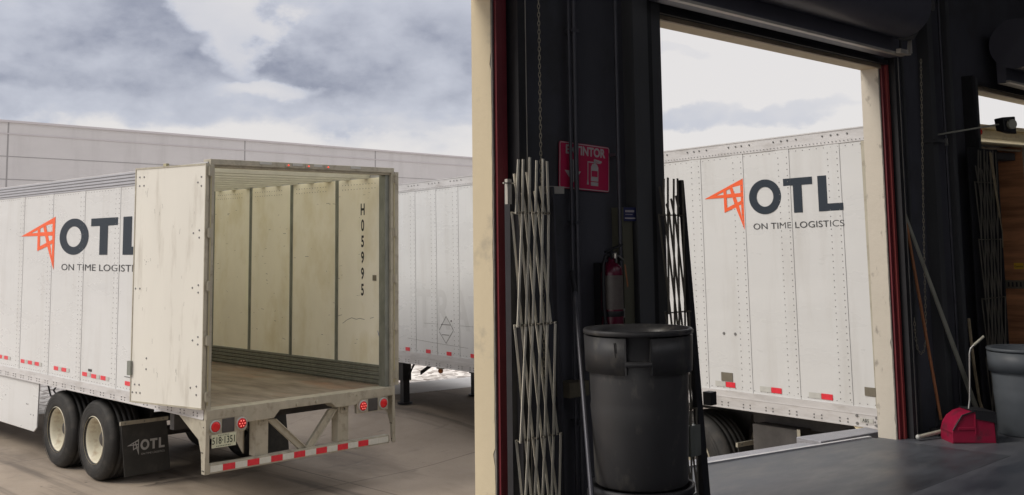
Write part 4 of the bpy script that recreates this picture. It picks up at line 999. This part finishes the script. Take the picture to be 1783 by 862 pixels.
# ---- dock light
dk = empty('dock_light', (9.52, 4.08, 2.53), 0, 'dock light on a thin arm reaching across the right opening', 'dock light')
m = MB('steel'); m.mats = ['plank']; m.cyl((-.28, .0, -.03), (.47, -.28, .095), .008, n=8); m.cyl((-.28, .012, -.10), (-.28, .0, -.03), .015, n=8); m.build('arm', dk)
m = MB('black'); m.hexa([(.46, -.34, .03), (.57, -.40, .00), (.62, -.28, .02), (.50, -.24, .04), (.44, -.33, .155), (.56, -.40, .165), (.60, -.29, .16), (.49, -.23, .15)]); m.use('plank').cyl((.50, -.375, .09), (.485, -.40, .09), .045, n=14); bevel(m.build('lamp_housing', dk), .01, 3)
# ---- strap hanging in door 3
m = MB('strap'); m.hexa([(10.20, 3.92, 1.78), (10.22, 3.92, 1.78), (10.22, 3.93, 1.78), (10.20, 3.93, 1.78), (10.06, 3.92, 2.38), (10.11, 3.92, 2.38), (10.11, 3.93, 2.38), (10.06, 3.93, 2.38)]); m.tube([(10.21, 3.925, 1.78), (10.25, 3.925, 1.65), (10.24, 3.925, 1.5)], .004, 6)
single('load_strap', m, 'frayed tan load strap hanging over the black gate at the right edge', 'strap')

# ------------------------------------------------------------------ sky and sun
SUN_EL, SUN_AZ = math.radians(42), math.radians(-68)      # azimuth from +Y towards +X
wd = bpy.data.worlds.new('World'); sc.world = wd; wd.use_nodes = True
n, l = wd.node_tree.nodes, wd.node_tree.links
for x in list(n): n.remove(x)
out = n.new('ShaderNodeOutputWorld')
sky = n.new('ShaderNodeTexSky'); sky.sky_type = 'NISHITA'; sky.sun_disc = False; sky.sun_elevation = SUN_EL; sky.sun_rotation = SUN_AZ
b1 = n.new('ShaderNodeBackground'); b1.inputs[1].default_value = .10; l.new(sky.outputs[0], b1.inputs[0])
tc = n.new('ShaderNodeTexCoord'); sep = n.new('ShaderNodeSeparateXYZ'); l.new(tc.outputs['Generated'], sep.inputs[0])
def math_(op, a, b=None, c=None):
    k = n.new('ShaderNodeMath'); k.operation = op
    for i, v in enumerate((a, b, c)):
        if v is None: continue
        if isinstance(v, (int, float)): k.inputs[i].default_value = v
        else: l.new(v, k.inputs[i])
    return k.outputs[0]
def mr(v, a, b, lo=0.0, hi=1.0, smooth=True):
    k = n.new('ShaderNodeMapRange'); k.interpolation_type = 'SMOOTHSTEP' if smooth else 'LINEAR'
    for s, q in (('From Min', a), ('From Max', b), ('To Min', lo), ('To Max', hi)): k.inputs[s].default_value = q
    l.new(v, k.inputs['Value']); return k.outputs[0]
def noise(st, scale, detail, off=(0, 0, 0), dist=0.0):
    mp = n.new('ShaderNodeMapping'); mp.inputs['Scale'].default_value = st; mp.inputs['Location'].default_value = off; l.new(tc.outputs['Generated'], mp.inputs[0])
    k = n.new('ShaderNodeTexNoise'); k.inputs['Scale'].default_value = scale; k.inputs['Detail'].default_value = detail; k.inputs['Roughness'].default_value = .55; k.inputs['Distortion'].default_value = dist
    l.new(mp.outputs[0], k.inputs['Vector']); return k.outputs['Fac']
Z = sep.outputs['Z']; az = math_('ARCTAN2', sep.outputs['X'], sep.outputs['Y'])
nA = noise((1, 1, 2.0), 3.4, 7, (3.1, 1.7, .4), .0); nB = noise((1, 1, 1.8), 9, 9, (.7, 2.2, 5.1), .0)
nC = noise((1, 1, 1.7), 5.0, 9, (9.1, 4.2, 2.4)); nD = noise((1, 1, 1.6), 22, 7, (2.9, 7.7, 1.3))
EL = math_('ARCSINE', Z)
wa = math_('ADD', az, math_('ADD', math_('MULTIPLY', math_('SUBTRACT', nC, .5), .22), math_('MULTIPLY', math_('SUBTRACT', nD, .5), .05)))
we = math_('ADD', EL, math_('ADD', math_('MULTIPLY', math_('SUBTRACT', nB, .5), .075), math_('MULTIPLY', math_('SUBTRACT', nD, .5), .018)))
def blob(a, el, ra, re, amp):      # one cloud: azimuth, elevation, half width, half height (radians), density
    dx = math_('DIVIDE', math_('SUBTRACT', wa, a), ra); dy = math_('DIVIDE', math_('SUBTRACT', we, el), re)
    q = math_('ADD', math_('MULTIPLY', dx, dx), math_('MULTIPLY', dy, dy)); return mr(q, .25, 1.5, amp, 0.0)
clouds = [(.40, .180, .22, .060, .85), (.655, .175, .145, .075, .80), (.43, .128, .22, .020, .75), (.645, .117, .12, .017, .55), (.18, .16, .2, .07, .8), (.40, .27, .3, .04, .6), (.75, .15, .07, .04, .35),
          (.945, .114, .055, .011, .34), (1.03, .117, .07, .009, .24), (.93, .165, .025, .006, .16), (1.5, .2, .3, .05, .3)]
tot = None
for c_ in clouds:
    q = blob(*c_); tot = q if tot is None else math_('MAXIMUM', tot, q)
g_ = math_('MAXIMUM', blob(.530, .205, .030, .050, .72), blob(.545, .146, .065, .011, .62))
tot = math_('MULTIPLY', tot, math_('SUBTRACT', 1.0, g_))
tot = math_('MULTIPLY', tot, mr(nC, .34, .66, .52, 1.22)); tot = math_('MULTIPLY', tot, mr(nB, .35, .65, .78, 1.12)); tot = math_('MULTIPLY', tot, mr(nD, .3, .7, .84, 1.14))
far_ = math_('MULTIPLY', mr(nA, .42, .6), mr(Z, .26, .34)); mask = math_('MAXIMUM', tot, math_('MULTIPLY', far_, mr(Z, .4, .7, .8, .3)))
wisp = math_('MULTIPLY', mr(nC, .5, .66), math_('MULTIPLY', mr(Z, .08, .16, 0, .22), mr(az, .8, .9, 1, .1))); mask = math_('MINIMUM', math_('MAXIMUM', mask, wisp), 1.0)
rp = n.new('ShaderNodeValToRGB'); e = rp.color_ramp.elements
e[0].position = 0; e[0].color = (.84, .81, .80, 1); e[1].position = 1; e[1].color = (.285, .305, .39, 1)
k = rp.color_ramp.elements.new(.42); k.color = (.58, .60, .68, 1)
l.new(mask, rp.inputs[0])
b2 = n.new('ShaderNodeBackground'); l.new(mr(Z, .32, .75, .97, 1.75), b2.inputs[1]); l.new(rp.outputs[0], b2.inputs[0])
mx = n.new('ShaderNodeMixShader'); mx.inputs[0].default_value = .93; l.new(b1.outputs[0], mx.inputs[1]); l.new(b2.outputs[0], mx.inputs[2]); l.new(mx.outputs[0], out.inputs[0])
sun = bpy.data.lights.new('sun', 'SUN'); sun.energy = 2.0; sun.angle = math.radians(22); sun.color = (1, .93, .82)
so = bpy.data.objects.new('sun', sun); COL.objects.link(so)
dv = Vector((math.sin(SUN_AZ) * math.cos(SUN_EL), math.cos(SUN_AZ) * math.cos(SUN_EL), math.sin(SUN_EL)))
so.rotation_euler = dv.to_track_quat('Z', 'Y').to_euler()
sc.view_settings.view_transform = 'Standard'; sc.view_settings.look = 'None'; sc.view_settings.exposure = 0; sc.view_settings.gamma = 1
sc.cycles.max_bounces = 8; sc.cycles.diffuse_bounces = 5
